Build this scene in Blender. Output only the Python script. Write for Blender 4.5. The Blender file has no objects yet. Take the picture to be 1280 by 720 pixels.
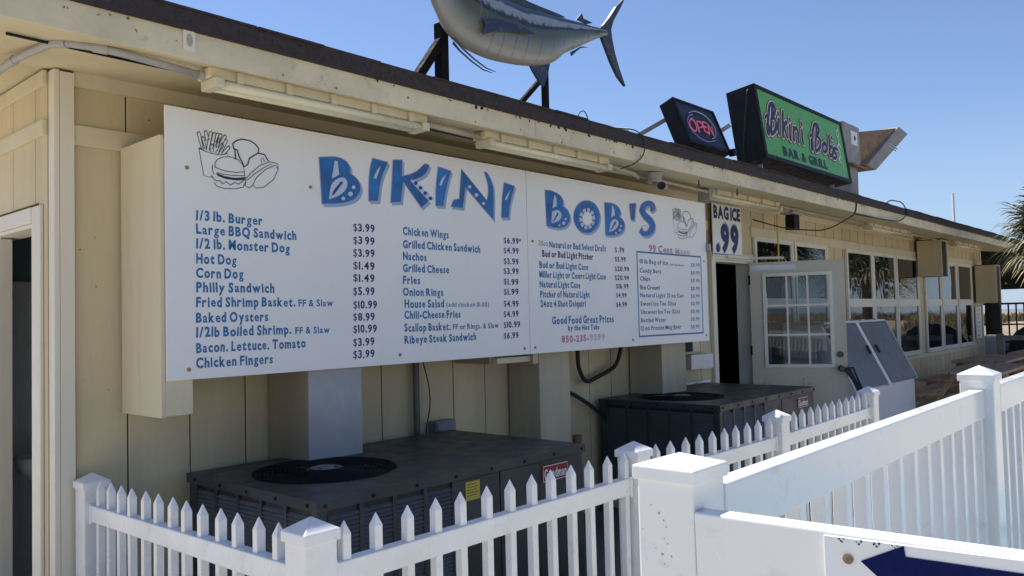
import bpy, bmesh, math, random
from mathutils import Vector, Matrix
from mathutils.geometry import tessellate_polygon
random.seed(7)
S = bpy.context.scene
COL = S.collection
R = math.radians
# ---------------------------------------------------------------- camera, world, sun, exposure
cam = bpy.data.cameras.new('camera'); co = bpy.data.objects.new('camera', cam); COL.objects.link(co)
cam.sensor_width = 36.0; cam.lens = 36.0*1011.45/1280; cam.clip_start = .05; cam.clip_end = 2000
yaw, pitch, roll = 0.841249, 0.0380514, 0.0247449
f = Vector((math.sin(yaw)*math.cos(pitch), math.cos(yaw)*math.cos(pitch), math.sin(pitch)))
r0 = Vector((math.cos(yaw), -math.sin(yaw), 0)); u0 = r0.cross(f)
rr = r0*math.cos(roll)-u0*math.sin(roll); uu = u0*math.cos(roll)+r0*math.sin(roll)
co.matrix_world = Matrix(((rr.x, uu.x, -f.x, -1.627476), (rr.y, uu.y, -f.y, -3.48642), (rr.z, uu.z, -f.z, 1.55), (0, 0, 0, 1)))
S.camera = co
SUN_EL, SUN_AZ = R(57.5), R(3)
w = bpy.data.worlds.new("World"); S.world = w; w.use_nodes = True
nt = w.node_tree; bg = nt.nodes['Background']
sky = nt.nodes.new('ShaderNodeTexSky'); sky.sky_type = 'NISHITA'; sky.sun_disc = False
sky.sun_elevation = SUN_EL; sky.sun_rotation = SUN_AZ; sky.air_density = 1.0; sky.dust_density = .15; sky.ozone_density = 3.0
tint = nt.nodes.new('ShaderNodeMix'); tint.data_type = 'RGBA'; tint.blend_type = 'MULTIPLY'; tint.inputs[0].default_value = 1; tint.inputs[7].default_value = (.97,.96,1.06,1)
nt.links.new(sky.outputs[0], tint.inputs[6]); geo = nt.nodes.new('ShaderNodeTexCoord'); sx = nt.nodes.new('ShaderNodeSeparateXYZ'); nt.links.new(geo.outputs['Generated'], sx.inputs[0])
mr = nt.nodes.new('ShaderNodeMapRange'); mr.interpolation_type = 'SMOOTHSTEP'; mr.inputs[1].default_value = .0; mr.inputs[2].default_value = .24; mr.inputs[3].default_value = .75; mr.inputs[4].default_value = 0
hz = nt.nodes.new('ShaderNodeMix'); hz.data_type = 'RGBA'; hz.inputs[7].default_value = (3.0,4.3,6.2,1)      # pale blue sea haze towards the horizon, all round
nt.links.new(sx.outputs[2], mr.inputs[0]); nt.links.new(mr.outputs[0], hz.inputs[0]); nt.links.new(tint.outputs[2], hz.inputs[6]); nt.links.new(hz.outputs[2], bg.inputs[0]); bg.inputs[1].default_value = .090
sl = bpy.data.lights.new('sun', 'SUN'); sl.energy = 5.0; sl.angle = R(.5); sl.color = (1, .95, .88)
so = bpy.data.objects.new('sun', sl); COL.objects.link(so)
sd = Vector((math.sin(SUN_AZ)*math.cos(SUN_EL), math.cos(SUN_AZ)*math.cos(SUN_EL), math.sin(SUN_EL)))
so.rotation_euler = sd.to_track_quat('Z', 'Y').to_euler()
S.view_settings.view_transform = 'Standard'; S.view_settings.look = 'None'; S.view_settings.exposure = 0.58
S.view_settings.gamma = 1
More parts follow.
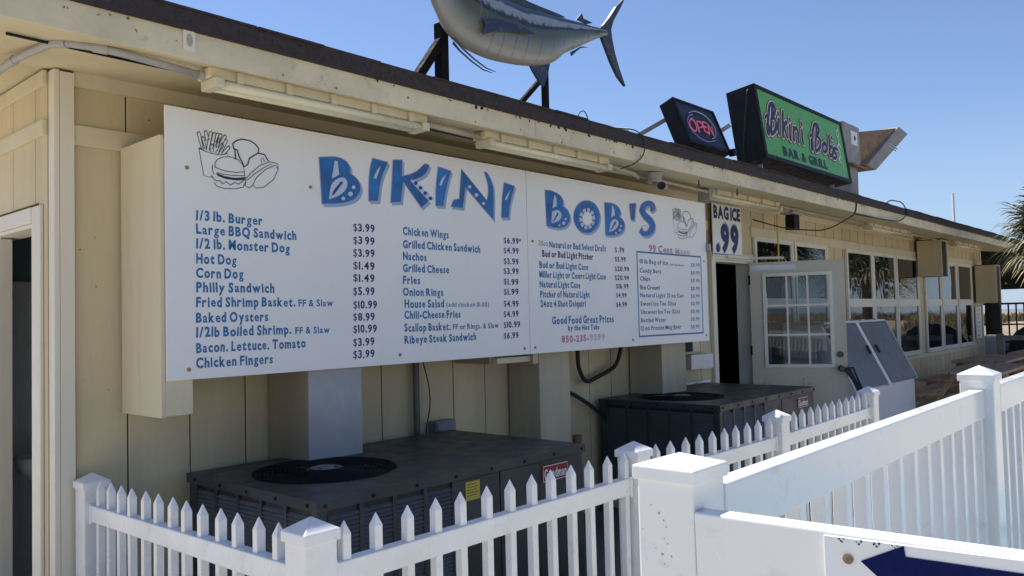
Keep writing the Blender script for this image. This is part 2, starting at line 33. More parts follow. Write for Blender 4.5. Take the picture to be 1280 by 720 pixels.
# ---------------------------------------------------------------- data measured from the place (metres on each sign's plane)
D = {'rows': ((0,'menu_line','1/3 lb. Burger',0.141,2.057,0.335,0.044,'b'),(0,'menu_line','Large BBQ Sandwich',0.14,1.995,0.523,0.044,'b'),(0,'menu_line','1/2 lb. Monster Dog',0.14,1.93,0.485,0.044,'b'),(0,'menu_line','Hot Dog',0.139,1.861,0.198,0.044,'b'),(0,'menu_line','Corn Dog',0.138,1.796,0.233,0.044,'b'),(0,'menu_line','Philly Sandwich',0.138,1.731,0.398,0.044,'b'),(0,'menu_line','Fried Shrimp Basket.',0.137,1.664,0.515,0.044,'b'),(0,'menu_line','Baked Oysters',0.136,1.594,0.363,0.044,'b'),(0,'menu_line','1/2lb Boiled Shrimp.',0.136,1.528,0.491,0.044,'b'),(0,'menu_line','Bacon. Lettuce. Tomato',0.135,1.458,0.573,0.044,'b'),(0,'menu_line','Chicken Fingers',0.134,1.39,0.388,0.044,'b'),(0,'menu_line','FF & Slaw',0.67,1.658,0.207,0.034,'b'),(0,'menu_line','FF & Slaw',0.65,1.521,0.204,0.034,'b'),(0,'price','$3.99',1.015,2.063,0.143,0.038,'n'),(0,'price','$3 99',1.014,1.994,0.142,0.038,'n'),(0,'price','$3.99',1.012,1.926,0.143,0.038,'n'),(0,'price','$1.49',1.011,1.858,0.142,0.038,'n'),(0,'price','$1.49',1.01,1.792,0.141,0.038,'n'),(0,'price','$5.99',1.008,1.721,0.142,0.038,'n'),(0,'price','$10.99',1.007,1.649,0.158,0.038,'n'),(0,'price','$8.99',1.005,1.584,0.142,0.038,'n'),(0,'price','$10.99',1.004,1.52,0.157,0.038,'n'),(0,'price','$3.99',1.002,1.45,0.141,0.038,'n'),(0,'price','$3.99',1.001,1.385,0.141,0.038,'n'),(0,'menu_line','Chicken Wings',1.36,2.064,0.355,0.044,'b'),(0,'menu_line','Grilled Chicken Sandwich',1.358,1.991,0.626,0.044,'b'),(0,'menu_line','Nachos',1.356,1.923,0.178,0.044,'b'),(0,'menu_line','Grilled Cheese',1.354,1.855,0.358,0.044,'b'),(0,'menu_line','Fries',1.353,1.788,0.128,0.044,'b'),(0,'menu_line','Onion Rings',1.351,1.72,0.311,0.044,'b'),(0,'menu_line','House Salad',1.361,1.653,0.305,0.044,'b'),(0,'menu_line','Chili-Cheese Fries',1.359,1.59,0.441,0.044,'b'),(0,'menu_line','Scallop Basket.',1.357,1.518,0.357,0.044,'b'),(0,'menu_line','Ribeye Steak Sandwich',1.356,1.451,0.573,0.044,'b'),(0,'menu_line','(add chicken $1.00)',1.685,1.647,0.365,0.028,'b'),(0,'menu_line','FF or Rings. & Slaw',1.734,1.514,0.4,0.032,'b'),(0,'price','$6.99',2.203,2.059,0.144,0.036,'n'),(0,'price','$4.99',2.2,1.995,0.144,0.036,'n'),(0,'price','$3.99',2.198,1.925,0.143,0.036,'n'),(0,'price','$3.99',2.195,1.861,0.144,0.036,'n'),(0,'price','$1.99',2.193,1.792,0.143,0.036,'n'),(0,'price','$1.99',2.191,1.728,0.143,0.036,'n'),(0,'price','$4.99',2.188,1.651,0.143,0.036,'n'),(0,'price','$4.99',2.185,1.585,0.143,0.036,'n'),(0,'price','$10.99',2.183,1.516,0.158,0.036,'n'),(0,'price','$6.99',2.18,1.447,0.143,0.036,'n'),(1,'menu_line','Natural or Bud Select Draft',2.665,2.058,0.667,0.044,'b'),(1,'menu_line','Bud or Bud Light Pitcher',2.585,1.991,0.582,0.044,'n'),(1,'menu_line','Bud or Bud Light Case',2.553,1.914,0.551,0.044,'b'),(1,'menu_line','Miller Light or Coors Light Case',2.55,1.849,0.77,0.044,'b'),(1,'menu_line','Natural Light Case',2.551,1.782,0.451,0.044,'b'),(1,'menu_line','Pitcher of Natural Light',2.553,1.715,0.56,0.044,'b'),(1,'menu_line','24oz 4 Shot Daiquiri',2.555,1.65,0.507,0.044,'b'),(1,'menu_line','25oz',2.552,2.06,0.1,0.034,'g'),(1,'price','$ .99',3.45,2.057,0.123,0.034,'n'),(1,'price','$5.99',3.446,1.987,0.145,0.034,'n'),(1,'price','$20.99',3.442,1.914,0.19,0.034,'n'),(1,'price','$20.99',3.439,1.845,0.189,0.034,'n'),(1,'price','$16.99',3.451,1.781,0.168,0.034,'n'),(1,'price','$4.99',3.448,1.712,0.139,0.034,'n'),(1,'price','$4.99',3.444,1.642,0.145,0.034,'n'),(1,'slogan','Good Food Great Prices',2.673,1.535,0.733,0.052,'b'),(1,'slogan','by the Hot Tubs',2.848,1.479,0.372,0.036,'b'),(1,'phone_number','850-235-',2.773,1.403,0.315,0.046,'p'),(1,'phone_number','9399',3.098,1.404,0.188,0.044,'q'),(1,'heading','99 Cent',3.926,2.08,0.365,0.056,'p'),(1,'heading','Menu',4.335,2.076,0.241,0.05,'q'),(1,'menu_line','10 lb Bag of Ice',3.787,1.982,0.422,0.034,'b'),(1,'menu_line','Candy Bars',3.783,1.909,0.315,0.034,'b'),(1,'menu_line','Chips',3.785,1.846,0.146,0.034,'b'),(1,'menu_line','!Ice Cream!',3.781,1.776,0.29,0.034,'n'),(1,'menu_line','Natural Light  12 oz Can',3.78,1.714,0.664,0.034,'b'),(1,'menu_line','Sweet Ice Tea  32oz',3.782,1.648,0.539,0.034,'b'),(1,'menu_line','Unsweet Ice Tea  32oz',3.782,1.582,0.6,0.034,'b'),(1,'menu_line','Bottled Water',3.778,1.516,0.37,0.034,'b'),(1,'menu_line','12 oz Frozen Mug Beer',3.774,1.453,0.619,0.034,'b'),(1,'menu_line','(with purchase)',4.226,1.971,0.248,0.016,'b'),(1,'price','$0.99',4.589,1.98,0.151,0.03,'b'),(1,'price','$0.99',4.585,1.911,0.15,0.03,'b'),(1,'price','$0.99',4.58,1.845,0.151,0.03,'b'),(1,'price','$0.99',4.576,1.776,0.15,0.03,'n'),(1,'price','$0.99',4.572,1.711,0.15,0.03,'b'),(1,'price','$0.99',4.567,1.646,0.15,0.03,'b'),(1,'price','$0.99',4.563,1.577,0.149,0.03,'b'),(1,'price','$0.99',4.558,1.512,0.15,0.03,'b'),(1,'price','$0.99',4.554,1.447,0.149,0.03,'b')),'box99': ((3.75,2.04),(4.761,2.049),(4.767,1.397),(3.748,1.391)),'big': ((0,'body',((0.807,2.404),(0.883,2.418),(0.94,2.42),(0.981,2.403),(1.002,2.375),(0.998,2.345),(1.038,2.326),(1.062,2.299),(1.068,2.265),(1.044,2.222),(0.993,2.193),(0.909,2.175),(0.821,2.167))),(0,'pale',((0.903,2.402),(0.921,2.397),(0.928,2.329),(0.881,2.303))),(0,'pale',((0.943,2.321),(0.974,2.313),(0.984,2.284),(0.962,2.243),(0.915,2.212),(0.862,2.194),(0.875,2.281))),(0,'ink',((0.939,2.296),(0.953,2.291),(0.895,2.221),(0.879,2.213),(0.888,2.239))),(0,'pale',((1.034,2.274),(1.031,2.268),(1.025,2.263),(1.017,2.263),(1.01,2.266),(1.008,2.272),(1.011,2.278),(1.017,2.283),(1.025,2.283),(1.031,2.28))),(0,'pale',((1.015,2.237),(1.012,2.229),(1.004,2.223),(0.994,2.222),(0.986,2.226),(0.983,2.233),(0.986,2.241),(0.994,2.247),(1.004,2.248),(1.012,2.244))),(0,'pale',((0.965,2.207),(0.962,2.201),(0.956,2.197),(0.948,2.196),(0.942,2.199),(0.94,2.205),(0.942,2.211),(0.948,2.216),(0.956,2.216),(0.962,2.213))),(0,'body',((1.154,2.445),(1.258,2.436),(1.224,2.373),(1.204,2.326),(1.184,2.216),(1.123,2.21),(1.126,2.326),(1.138,2.399))),(0,'pale',((1.209,2.412),(1.176,2.336),(1.156,2.338),(1.177,2.381))),(0,'body',((1.299,2.455),(1.364,2.462),(1.358,2.37),(1.436,2.391),(1.492,2.424),(1.54,2.468),(1.569,2.458),(1.549,2.416),(1.51,2.386),(1.453,2.364),(1.42,2.351),(1.559,2.249),(1.503,2.206),(1.369,2.344),(1.347,2.225),(1.276,2.215),(1.288,2.335))),(0,'pale',((1.42,2.357),(1.456,2.361),(1.606,2.264),(1.559,2.248))),(0,'ink',((1.476,2.344),(1.473,2.337),(1.466,2.333),(1.457,2.332),(1.449,2.335),(1.447,2.341),(1.45,2.348),(1.457,2.353),(1.466,2.354),(1.474,2.351))),(0,'ink',((1.512,2.321),(1.509,2.314),(1.501,2.309),(1.492,2.308),(1.485,2.311),(1.482,2.318),(1.485,2.325),(1.493,2.33),(1.502,2.331),(1.509,2.327))),(0,'ink',((1.548,2.293),(1.545,2.286),(1.537,2.281),(1.528,2.28),(1.52,2.284),(1.517,2.29),(1.521,2.297),(1.528,2.302),(1.538,2.303),(1.545,2.3))),(0,'ink',((1.588,2.267),(1.585,2.259),(1.577,2.255),(1.568,2.254),(1.56,2.257),(1.557,2.264),(1.56,2.271),(1.568,2.276),(1.578,2.276),(1.585,2.273))),(0,'body',((1.643,2.459),(1.744,2.446),(1.72,2.383),(1.698,2.322),(1.678,2.23),(1.617,2.227),(1.621,2.343))),(0,'pale',((1.705,2.425),(1.663,2.349),(1.646,2.353),(1.667,2.391))),(0,'body',((1.836,2.467),(2.056,2.294),(2.073,2.36),(2.066,2.411),(2.038,2.475),(2.059,2.477),(2.102,2.425),(2.118,2.364),(2.109,2.182),(1.865,2.364),(1.838,2.232),(1.743,2.233),(1.761,2.274),(1.812,2.282))),(0,'pale',((1.916,2.369),(1.913,2.363),(1.906,2.358),(1.897,2.358),(1.89,2.36),(1.887,2.366),(1.89,2.372),(1.898,2.377),(1.906,2.378),(1.913,2.375))),(0,'pale',((1.978,2.325),(1.974,2.317),(1.965,2.312),(1.954,2.311),(1.946,2.315),(1.943,2.321),(1.946,2.329),(1.955,2.334),(1.966,2.335),(1.974,2.332))),(0,'pale',((2.036,2.277),(2.033,2.271),(2.025,2.266),(2.016,2.266),(2.009,2.269),(2.006,2.275),(2.009,2.281),(2.017,2.285),(2.026,2.286),(2.033,2.283))),(0,'body',((2.221,2.428),(2.319,2.415),(2.287,2.339),(2.266,2.284),(2.254,2.204),(2.188,2.199),(2.195,2.309))),(0,'pale',((2.278,2.389),(2.239,2.316),(2.221,2.32),(2.245,2.354))),(1,'body',((2.634,2.422),(2.709,2.425),(2.795,2.406),(2.834,2.371),(2.826,2.327),(2.876,2.31),(2.903,2.275),(2.901,2.229),(2.854,2.187),(2.766,2.169),(2.643,2.179))),(1,'pale',((2.731,2.4),(2.756,2.386),(2.758,2.324),(2.708,2.305))),(1,'pale',((2.764,2.301),(2.802,2.284),(2.809,2.256),(2.776,2.22),(2.692,2.199),(2.703,2.281))),(1,'ink',((2.76,2.278),(2.775,2.272),(2.72,2.213),(2.703,2.207))),(1,'pale',((2.867,2.242),(2.864,2.237),(2.857,2.233),(2.848,2.232),(2.841,2.235),(2.839,2.24),(2.842,2.245),(2.849,2.249),(2.858,2.25),(2.865,2.247))),(1,'pale',((2.849,2.212),(2.845,2.204),(2.835,2.2),(2.823,2.199),(2.814,2.202),(2.811,2.209),(2.815,2.216),(2.824,2.221),(2.836,2.222),(2.845,2.218))),(1,'pale',((2.792,2.192),(2.789,2.187),(2.783,2.184),(2.775,2.184),(2.769,2.186),(2.767,2.19),(2.77,2.195),(2.776,2.198),(2.784,2.199),(2.79,2.197))),(1,'body',((3.266,2.289),(3.261,2.265),(3.251,2.242),(3.235,2.22),(3.213,2.201),(3.188,2.184),(3.159,2.171),(3.129,2.163),(3.098,2.158),(3.067,2.159),(3.038,2.164),(3.011,2.173),(2.989,2.185),(2.97,2.202),(2.957,2.221),(2.949,2.242),(2.947,2.264),(2.951,2.287),(2.961,2.309),(2.976,2.33),(2.996,2.35),(3.02,2.366),(3.048,2.379),(3.078,2.389),(3.109,2.394),(3.14,2.395),(3.17,2.391),(3.197,2.382),(3.221,2.369),(3.241,2.353),(3.255,2.334),(3.264,2.312))),(1,'pale',((3.204,2.27),(3.2,2.249),(3.189,2.229),(3.173,2.211),(3.152,2.198),(3.128,2.188),(3.102,2.184),(3.077,2.185),(3.055,2.191),(3.035,2.202),(3.021,2.217),(3.012,2.235),(3.01,2.255),(3.014,2.275),(3.024,2.295),(3.04,2.312),(3.061,2.326),(3.084,2.336),(3.11,2.341),(3.135,2.34),(3.158,2.334),(3.178,2.323),(3.193,2.308),(3.202,2.29))),(1,'ink',((3.203,2.247),(3.207,2.26),(3.163,2.26),(3.161,2.254))),(1,'ink',((3.164,2.203),(3.179,2.212),(3.147,2.233),(3.139,2.229))),(1,'ink',((3.104,2.182),(3.124,2.184),(3.115,2.217),(3.105,2.216))),(1,'ink',((3.045,2.191),(3.062,2.186),(3.08,2.219),(3.072,2.221))),(1,'ink',((3.01,2.227),(3.018,2.217),(3.056,2.237),(3.052,2.242))),(1,'ink',((3.012,2.277),(3.007,2.265),(3.05,2.264),(3.052,2.27))),(1,'ink',((3.049,2.321),(3.034,2.311),(3.065,2.291),(3.073,2.296))),(1,'ink',((3.108,2.343),(3.088,2.34),(3.097,2.307),(3.107,2.308))),(1,'ink',((3.168,2.334),(3.15,2.339),(3.132,2.306),(3.14,2.304))),(1,'ink',((3.204,2.298),(3.196,2.308),(3.157,2.288),(3.161,2.283))),(1,'white',((3.157,2.266),(3.165,2.25),(3.146,2.24),(3.141,2.222),(3.12,2.223),(3.103,2.209),(3.089,2.221),(3.067,2.217),(3.064,2.234),(3.046,2.241),(3.056,2.258),(3.047,2.274),(3.067,2.284),(3.071,2.302),(3.092,2.301),(3.108,2.315),(3.123,2.304),(3.145,2.308),(3.148,2.29),(3.167,2.283))),(1,'body',((3.331,2.4),(3.444,2.405),(3.521,2.382),(3.543,2.342),(3.518,2.311),(3.576,2.286),(3.594,2.243),(3.552,2.189),(3.449,2.159),(3.333,2.158))),(1,'pale',((3.428,2.388),(3.451,2.374),(3.461,2.317),(3.411,2.293))),(1,'pale',((3.46,2.291),(3.505,2.273),(3.509,2.247),(3.461,2.202),(3.378,2.183),(3.401,2.266))),(1,'ink',((3.46,2.27),(3.478,2.264),(3.415,2.202),(3.393,2.195))),(1,'pale',((3.555,2.24),(3.552,2.235),(3.544,2.231),(3.535,2.231),(3.528,2.233),(3.525,2.238),(3.528,2.243),(3.536,2.247),(3.545,2.247),(3.552,2.245))),(1,'pale',((3.54,2.207),(3.536,2.201),(3.527,2.196),(3.515,2.196),(3.506,2.199),(3.503,2.205),(3.507,2.211),(3.516,2.216),(3.528,2.217),(3.537,2.213))),(1,'pale',((3.483,2.182),(3.48,2.176),(3.473,2.173),(3.464,2.172),(3.457,2.175),(3.454,2.18),(3.457,2.185),(3.464,2.188),(3.474,2.189),(3.481,2.186))),(1,'body',((3.663,2.419),(3.754,2.433),(3.727,2.301),(3.681,2.299))),(1,'pink',((3.671,2.404),(3.702,2.411),(3.702,2.407),(3.673,2.399))),(1,'pink',((3.67,2.38),(3.701,2.387),(3.701,2.383),(3.672,2.375))),(1,'pink',((3.669,2.357),(3.7,2.363),(3.7,2.359),(3.67,2.351))),(1,'pink',((3.667,2.333),(3.699,2.34),(3.698,2.335),(3.669,2.328))),(1,'body',((3.998,2.384),(4.048,2.417),(4.027,2.464),(3.934,2.474),(3.835,2.438),(3.803,2.381),(3.836,2.333),(3.906,2.303),(3.942,2.281),(3.946,2.252),(3.912,2.225),(3.871,2.215),(3.845,2.222),(3.846,2.24),(3.815,2.241),(3.793,2.207),(3.853,2.176),(3.955,2.19),(4.028,2.243),(4.029,2.304),(3.973,2.342),(3.905,2.367),(3.883,2.391),(3.894,2.415),(3.94,2.43),(3.97,2.429),(3.974,2.417),(3.963,2.393)))),'swirl': ((1,'pink',((3.965,2.411),(3.967,2.408),(3.966,2.404),(3.961,2.399),(3.953,2.395),(3.942,2.393),(3.931,2.394),(3.921,2.398),(3.914,2.405),(3.913,2.414),(3.919,2.423),(3.931,2.433),(3.948,2.439),(3.969,2.442),(3.99,2.44),(4.007,2.433),(4.018,2.422),(4.02,2.407))),(1,'pink',((3.872,2.237),(3.874,2.234),(3.873,2.23),(3.868,2.225),(3.86,2.222),(3.85,2.22),(3.838,2.221),(3.829,2.225),(3.822,2.232),(3.821,2.24),(3.827,2.25),(3.838,2.259),(3.855,2.265),(3.876,2.268),(3.896,2.265),(3.913,2.258),(3.924,2.246),(3.925,2.232)))),'art': (('k',((0.157,2.363),(0.18,2.237),(0.22,2.235))),('k',((0.157,2.363),(0.175,2.354),(0.216,2.345),(0.263,2.344),(0.298,2.356),(0.299,2.344))),('k',((0.157,2.363),(0.173,2.361))),('k',((0.149,2.429),(0.163,2.435),(0.185,2.363),(0.171,2.357),(0.149,2.429),(0.156,2.438),(0.163,2.435))),('k',((0.183,2.441),(0.197,2.446),(0.206,2.406),(0.191,2.401),(0.183,2.441),(0.19,2.449),(0.197,2.446))),('k',((0.169,2.41),(0.183,2.415),(0.194,2.358),(0.18,2.353),(0.169,2.41),(0.176,2.418),(0.183,2.415))),('k',((0.208,2.443),(0.223,2.443),(0.207,2.357),(0.193,2.357),(0.208,2.443),(0.216,2.449),(0.223,2.443))),('k',((0.227,2.442),(0.241,2.441),(0.224,2.368),(0.209,2.369),(0.227,2.442),(0.234,2.447),(0.241,2.441))),('k',((0.242,2.441),(0.257,2.441),(0.242,2.375),(0.228,2.376),(0.242,2.441),(0.25,2.447),(0.257,2.441))),('k',((0.259,2.442),(0.272,2.438),(0.253,2.397),(0.24,2.401),(0.259,2.442),(0.266,2.446),(0.272,2.438))),('k',((0.281,2.44),(0.294,2.436),(0.275,2.4),(0.261,2.405),(0.281,2.44),(0.287,2.444),(0.294,2.436))),('k',((0.285,2.419),(0.299,2.415),(0.268,2.352),(0.254,2.357),(0.285,2.419),(0.292,2.424),(0.299,2.415))),('k',((0.266,2.397),(0.279,2.391),(0.25,2.346),(0.238,2.351),(0.266,2.397),(0.273,2.4),(0.279,2.391))),('k',((0.3,2.391),(0.311,2.383),(0.283,2.349),(0.271,2.357),(0.3,2.391),(0.306,2.394),(0.311,2.383))),('k',((0.211,2.382),(0.226,2.385),(0.228,2.353),(0.214,2.35),(0.211,2.382),(0.219,2.39),(0.226,2.385))),('k',((0.249,2.417),(0.263,2.415),(0.252,2.378),(0.237,2.38),(0.249,2.417),(0.256,2.422),(0.263,2.415))),('k',((0.234,2.283),(0.236,2.305),(0.248,2.322),(0.272,2.335),(0.31,2.342),(0.348,2.335),(0.374,2.314),(0.385,2.281),(0.338,2.271),(0.281,2.272),(0.234,2.283))),('k',((0.223,2.293),(0.22,2.277),(0.229,2.247))),('k',((0.382,2.279),(0.385,2.261))),('k',((0.243,2.26),(0.271,2.255),(0.318,2.255),(0.387,2.261))),('K',((0.243,2.253),(0.28,2.244),(0.338,2.242),(0.388,2.252))),('K',((0.248,2.247),(0.29,2.237),(0.347,2.237),(0.386,2.245))),('t',((0.217,2.241),(0.229,2.227),(0.241,2.22),(0.259,2.224),(0.27,2.209),(0.289,2.222),(0.31,2.208),(0.333,2.224),(0.352,2.217),(0.371,2.231),(0.388,2.245))),('k',((0.229,2.212),(0.242,2.196),(0.28,2.189),(0.337,2.193),(0.376,2.206),(0.386,2.229))),('K',((0.33,2.382),(0.324,2.406),(0.342,2.422),(0.369,2.434),(0.409,2.434),(0.439,2.423),(0.46,2.403),(0.458,2.38),(0.43,2.362),(0.409,2.346),(0.401,2.317),(0.382,2.303),(0.374,2.323),(0.362,2.339),(0.353,2.358),(0.349,2.378),(0.33,2.382))),('K',((0.335,2.381),(0.338,2.334))),('K',((0.46,2.378),(0.491,2.377),(0.511,2.348))),('k',((0.391,2.248),(0.417,2.278),(0.467,2.321),(0.519,2.345),(0.542,2.343),(0.563,2.34),(0.565,2.317))),('k',((0.566,2.315),(0.539,2.26),(0.486,2.217),(0.441,2.207),(0.426,2.222),(0.446,2.259),(0.498,2.306),(0.548,2.331),(0.566,2.315))),('k',((0.396,2.24),(0.436,2.276),(0.498,2.32),(0.529,2.335))),('k',((0.391,2.244),(0.386,2.214),(0.406,2.204),(0.426,2.22))),('k',((0.476,2.334),(0.471,2.351),(0.483,2.36),(0.49,2.34)))),'green_face': ((5.979,0.0135),(8.1864,-0.0032),(8.2979,0.6855),(6.0161,0.6887)),'green_out': ((5.9612,-0.0137),(8.2732,-0.0231),(8.3611,0.7269),(5.9809,0.7406)),'gst': ((1,((6.3795,0.5833),(6.3198,0.5894),(6.2529,0.556),(6.1955,0.4768),(6.1479,0.3832),(6.1119,0.3094))),(2,((6.1234,0.3198),(6.0955,0.2478))),(1,((6.335,0.5888),(6.2859,0.4933),(6.2261,0.3797),(6.1677,0.2595))),(1,((6.3486,0.574),(6.3801,0.5451),(6.3327,0.4845),(6.2637,0.4462))),(1,((6.26,0.437),(6.3367,0.416),(6.3241,0.3449),(6.2595,0.2794),(6.1728,0.2434))),(1,((6.0902,0.3985),(6.1342,0.4351))),(1,((6.4247,0.44),(6.3711,0.3355),(6.3662,0.2744))),(1,((6.4397,0.5072),(6.4382,0.5035))),(1,((6.5665,0.5443),(6.5094,0.3935),(6.4564,0.2628))),(1,((6.6234,0.4446),(6.5363,0.3805),(6.5667,0.2767))),(1,((6.6938,0.4157),(6.6627,0.3307),(6.649,0.2578))),(1,((6.7183,0.4949),(6.7167,0.491))),(1,((6.7891,0.4138),(6.7338,0.2621))),(1,((6.786,0.3864),(6.8596,0.4201),(6.8874,0.385),(6.8569,0.263))),(1,((7.0126,0.4145),(6.984,0.3279),(6.9826,0.264))),(1,((7.032,0.5001),(7.0303,0.4962))),(1,((7.5315,0.5566),(7.4813,0.5711),(7.3992,0.5344),(7.3373,0.4582),(7.2776,0.3551))),(2,((7.2544,0.3236),(7.2239,0.2448))),(1,((7.497,0.5642),(7.4193,0.4337),(7.3171,0.2584))),(1,((7.5082,0.547),(7.5436,0.5204),(7.4945,0.4647),(7.4147,0.4235))),(1,((7.422,0.419),(7.5101,0.3949),(7.491,0.3217),(7.4154,0.2596),(7.3166,0.2267))),(1,((7.2104,0.3781),(7.2619,0.4123))),(1,((7.6426,0.3693),(7.565,0.327),(7.5448,0.2727),(7.5944,0.255),(7.6722,0.2968),(7.6877,0.3511),(7.6426,0.3693))),(1,((7.8269,0.4791),(7.7836,0.3557),(7.7409,0.2335))),(1,((7.7849,0.3267),(7.8594,0.3571),(7.8882,0.3223),(7.8312,0.2557),(7.7442,0.2301))),(1,((7.9057,0.4758),(7.8777,0.4381))),(1,((8.0175,0.3469),(7.9474,0.3505),(7.8866,0.3084),(7.9592,0.2795),(7.9196,0.2289),(7.8329,0.2171)))),'bargrill': ((6.4083,0.1051),(7.6023,0.1057)),'bg_h': ((6.5008,0.1653),(6.4518,0.0458)),'logo': (((8.1809,0.6195),(8.1057,0.5831),(8.0905,0.5407),(8.1457,0.5254),(8.1979,0.5679),(8.166,0.5889)),((8.1138,0.5244),(8.1494,0.4899),(8.1344,0.4376),(8.066,0.3936),(8.1098,0.3443),(8.101,0.2835),(8.0253,0.2138)),((8.1344,0.4376),(8.1761,0.3939)),((8.101,0.2835),(8.1598,0.2319),(8.1509,0.171),(8.1307,0.109)),((8.0321,0.1852),(8.0922,0.2228),(8.1058,0.1652)),((8.1307,0.109),(8.1054,0.0368))),'open_face': ((4.5431,0.0572),(5.1424,0.0322),(5.1781,0.4178),(4.5499,0.4309)),'open_out': ((4.466,-0.0167),(5.221,0.0499),(5.2002,0.4636),(4.508,0.4507)),'neon': (('w',((4.6465,0.3154),(4.7578,0.3556),(4.8657,0.3647),(4.9729,0.3463),(5.0391,0.294),(5.0597,0.2276),(5.0272,0.1618),(4.9558,0.1147),(4.9112,0.1021))),('u',((4.7209,0.3158),(4.632,0.2835),(4.5641,0.2221),(4.5545,0.1632),(4.5928,0.1038),(4.6771,0.0616),(4.8027,0.0495),(4.9645,0.0917))),('r',((4.6555,0.2591),(4.6054,0.2301),(4.5731,0.1667),(4.5977,0.1332),(4.6425,0.1318),(4.6858,0.1733),(4.6925,0.2373),(4.6555,0.2591))),('r',((4.7033,0.1313),(4.7385,0.2481),(4.7896,0.256),(4.8238,0.238),(4.808,0.2028),(4.7417,0.1837))),('r',((4.9323,0.2686),(4.8471,0.2651),(4.8436,0.2418),(4.824,0.1648),(4.8839,0.1462))),('r',((4.8341,0.2174),(4.8893,0.211))),('r',((4.8894,0.1374),(4.9439,0.2608),(4.9711,0.144),(5.0061,0.2457)))),'fish': ((3.196,3.614,0.024),(3.076,3.584,0.0413),(2.883,3.53,0.0798),(2.656,3.463,0.126),(2.483,3.404,0.1728),(2.28,3.364,0.1898),(2.089,3.353,0.204),(1.908,3.352,0.21),(1.738,3.38,0.2058),(1.642,3.448,0.1728),(1.58,3.544,0.1584),(1.533,3.646,0.1269),(1.474,3.743,0.0846),(1.421,3.817,0.0414),(1.29,3.996,0.0135),(1.18,4.153,0.0045)),'fins': {'tail_fin': ((3.089,3.608),(3.153,3.656),(3.232,3.733),(3.327,3.841),(3.437,3.932),(3.474,3.973),(3.379,3.84),(3.288,3.725),(3.253,3.649),(3.265,3.578),(3.296,3.481),(3.342,3.387),(3.42,3.264),(3.326,3.316),(3.241,3.409),(3.175,3.505),(3.136,3.561)),'dorsal_fin': ((2.717,3.601),(2.64,3.604),(2.533,3.603),(2.429,3.601),(2.329,3.602),(2.231,3.604),(2.136,3.61),(1.97,3.612),(1.848,3.619),(1.764,3.685),(1.704,3.617),(1.759,3.513),(1.967,3.524),(2.171,3.54),(2.327,3.557),(2.49,3.569),(2.617,3.579)),'second_dorsal_fin': ((2.841,3.619),(2.909,3.683),(2.926,3.649),(3.035,3.645),(2.957,3.615)),'finlet': ((2.762,3.369),(2.779,3.348),(2.831,3.391),(2.89,3.43),(2.978,3.454),(2.891,3.442)),'anal_fin': ((2.322,3.189),(2.341,3.163),(2.39,3.114),(2.459,3.065),(2.511,3.166),(2.535,3.244),(2.434,3.214)),'pectoral_fin': ((1.764,3.313),(1.91,3.346),(2.097,3.36),(2.204,3.353),(2.261,3.339),(2.167,3.327),(2.027,3.304),(1.892,3.271),(1.785,3.223),(1.765,3.231),(1.802,3.274),(1.793,3.303)),'ventral_filament': ((1.637,3.182),(1.698,3.143),(1.796,3.1),(1.899,3.068),(1.982,3.063))},'stripes': ((1.929,3.451),(2.029,3.466),(2.139,3.444),(2.242,3.394),(2.377,3.402),(2.516,3.436),(2.645,3.454),(2.767,3.485),(2.866,3.509),(2.954,3.552),(3.039,3.574)),'eye': ((1.602,3.48),),'arrow': ((-3.117,1.222),(-3.171,1.251),(-3.173,1.237),(-3.292,1.235)),'plate': ((-3.075,1.254),(-3.293,1.258),(-3.076,1.201),(-3.1,1.224)),'art2map': ((0.149,2.189),(0.566,2.449),(4.304,2.193),(4.715,2.448))}

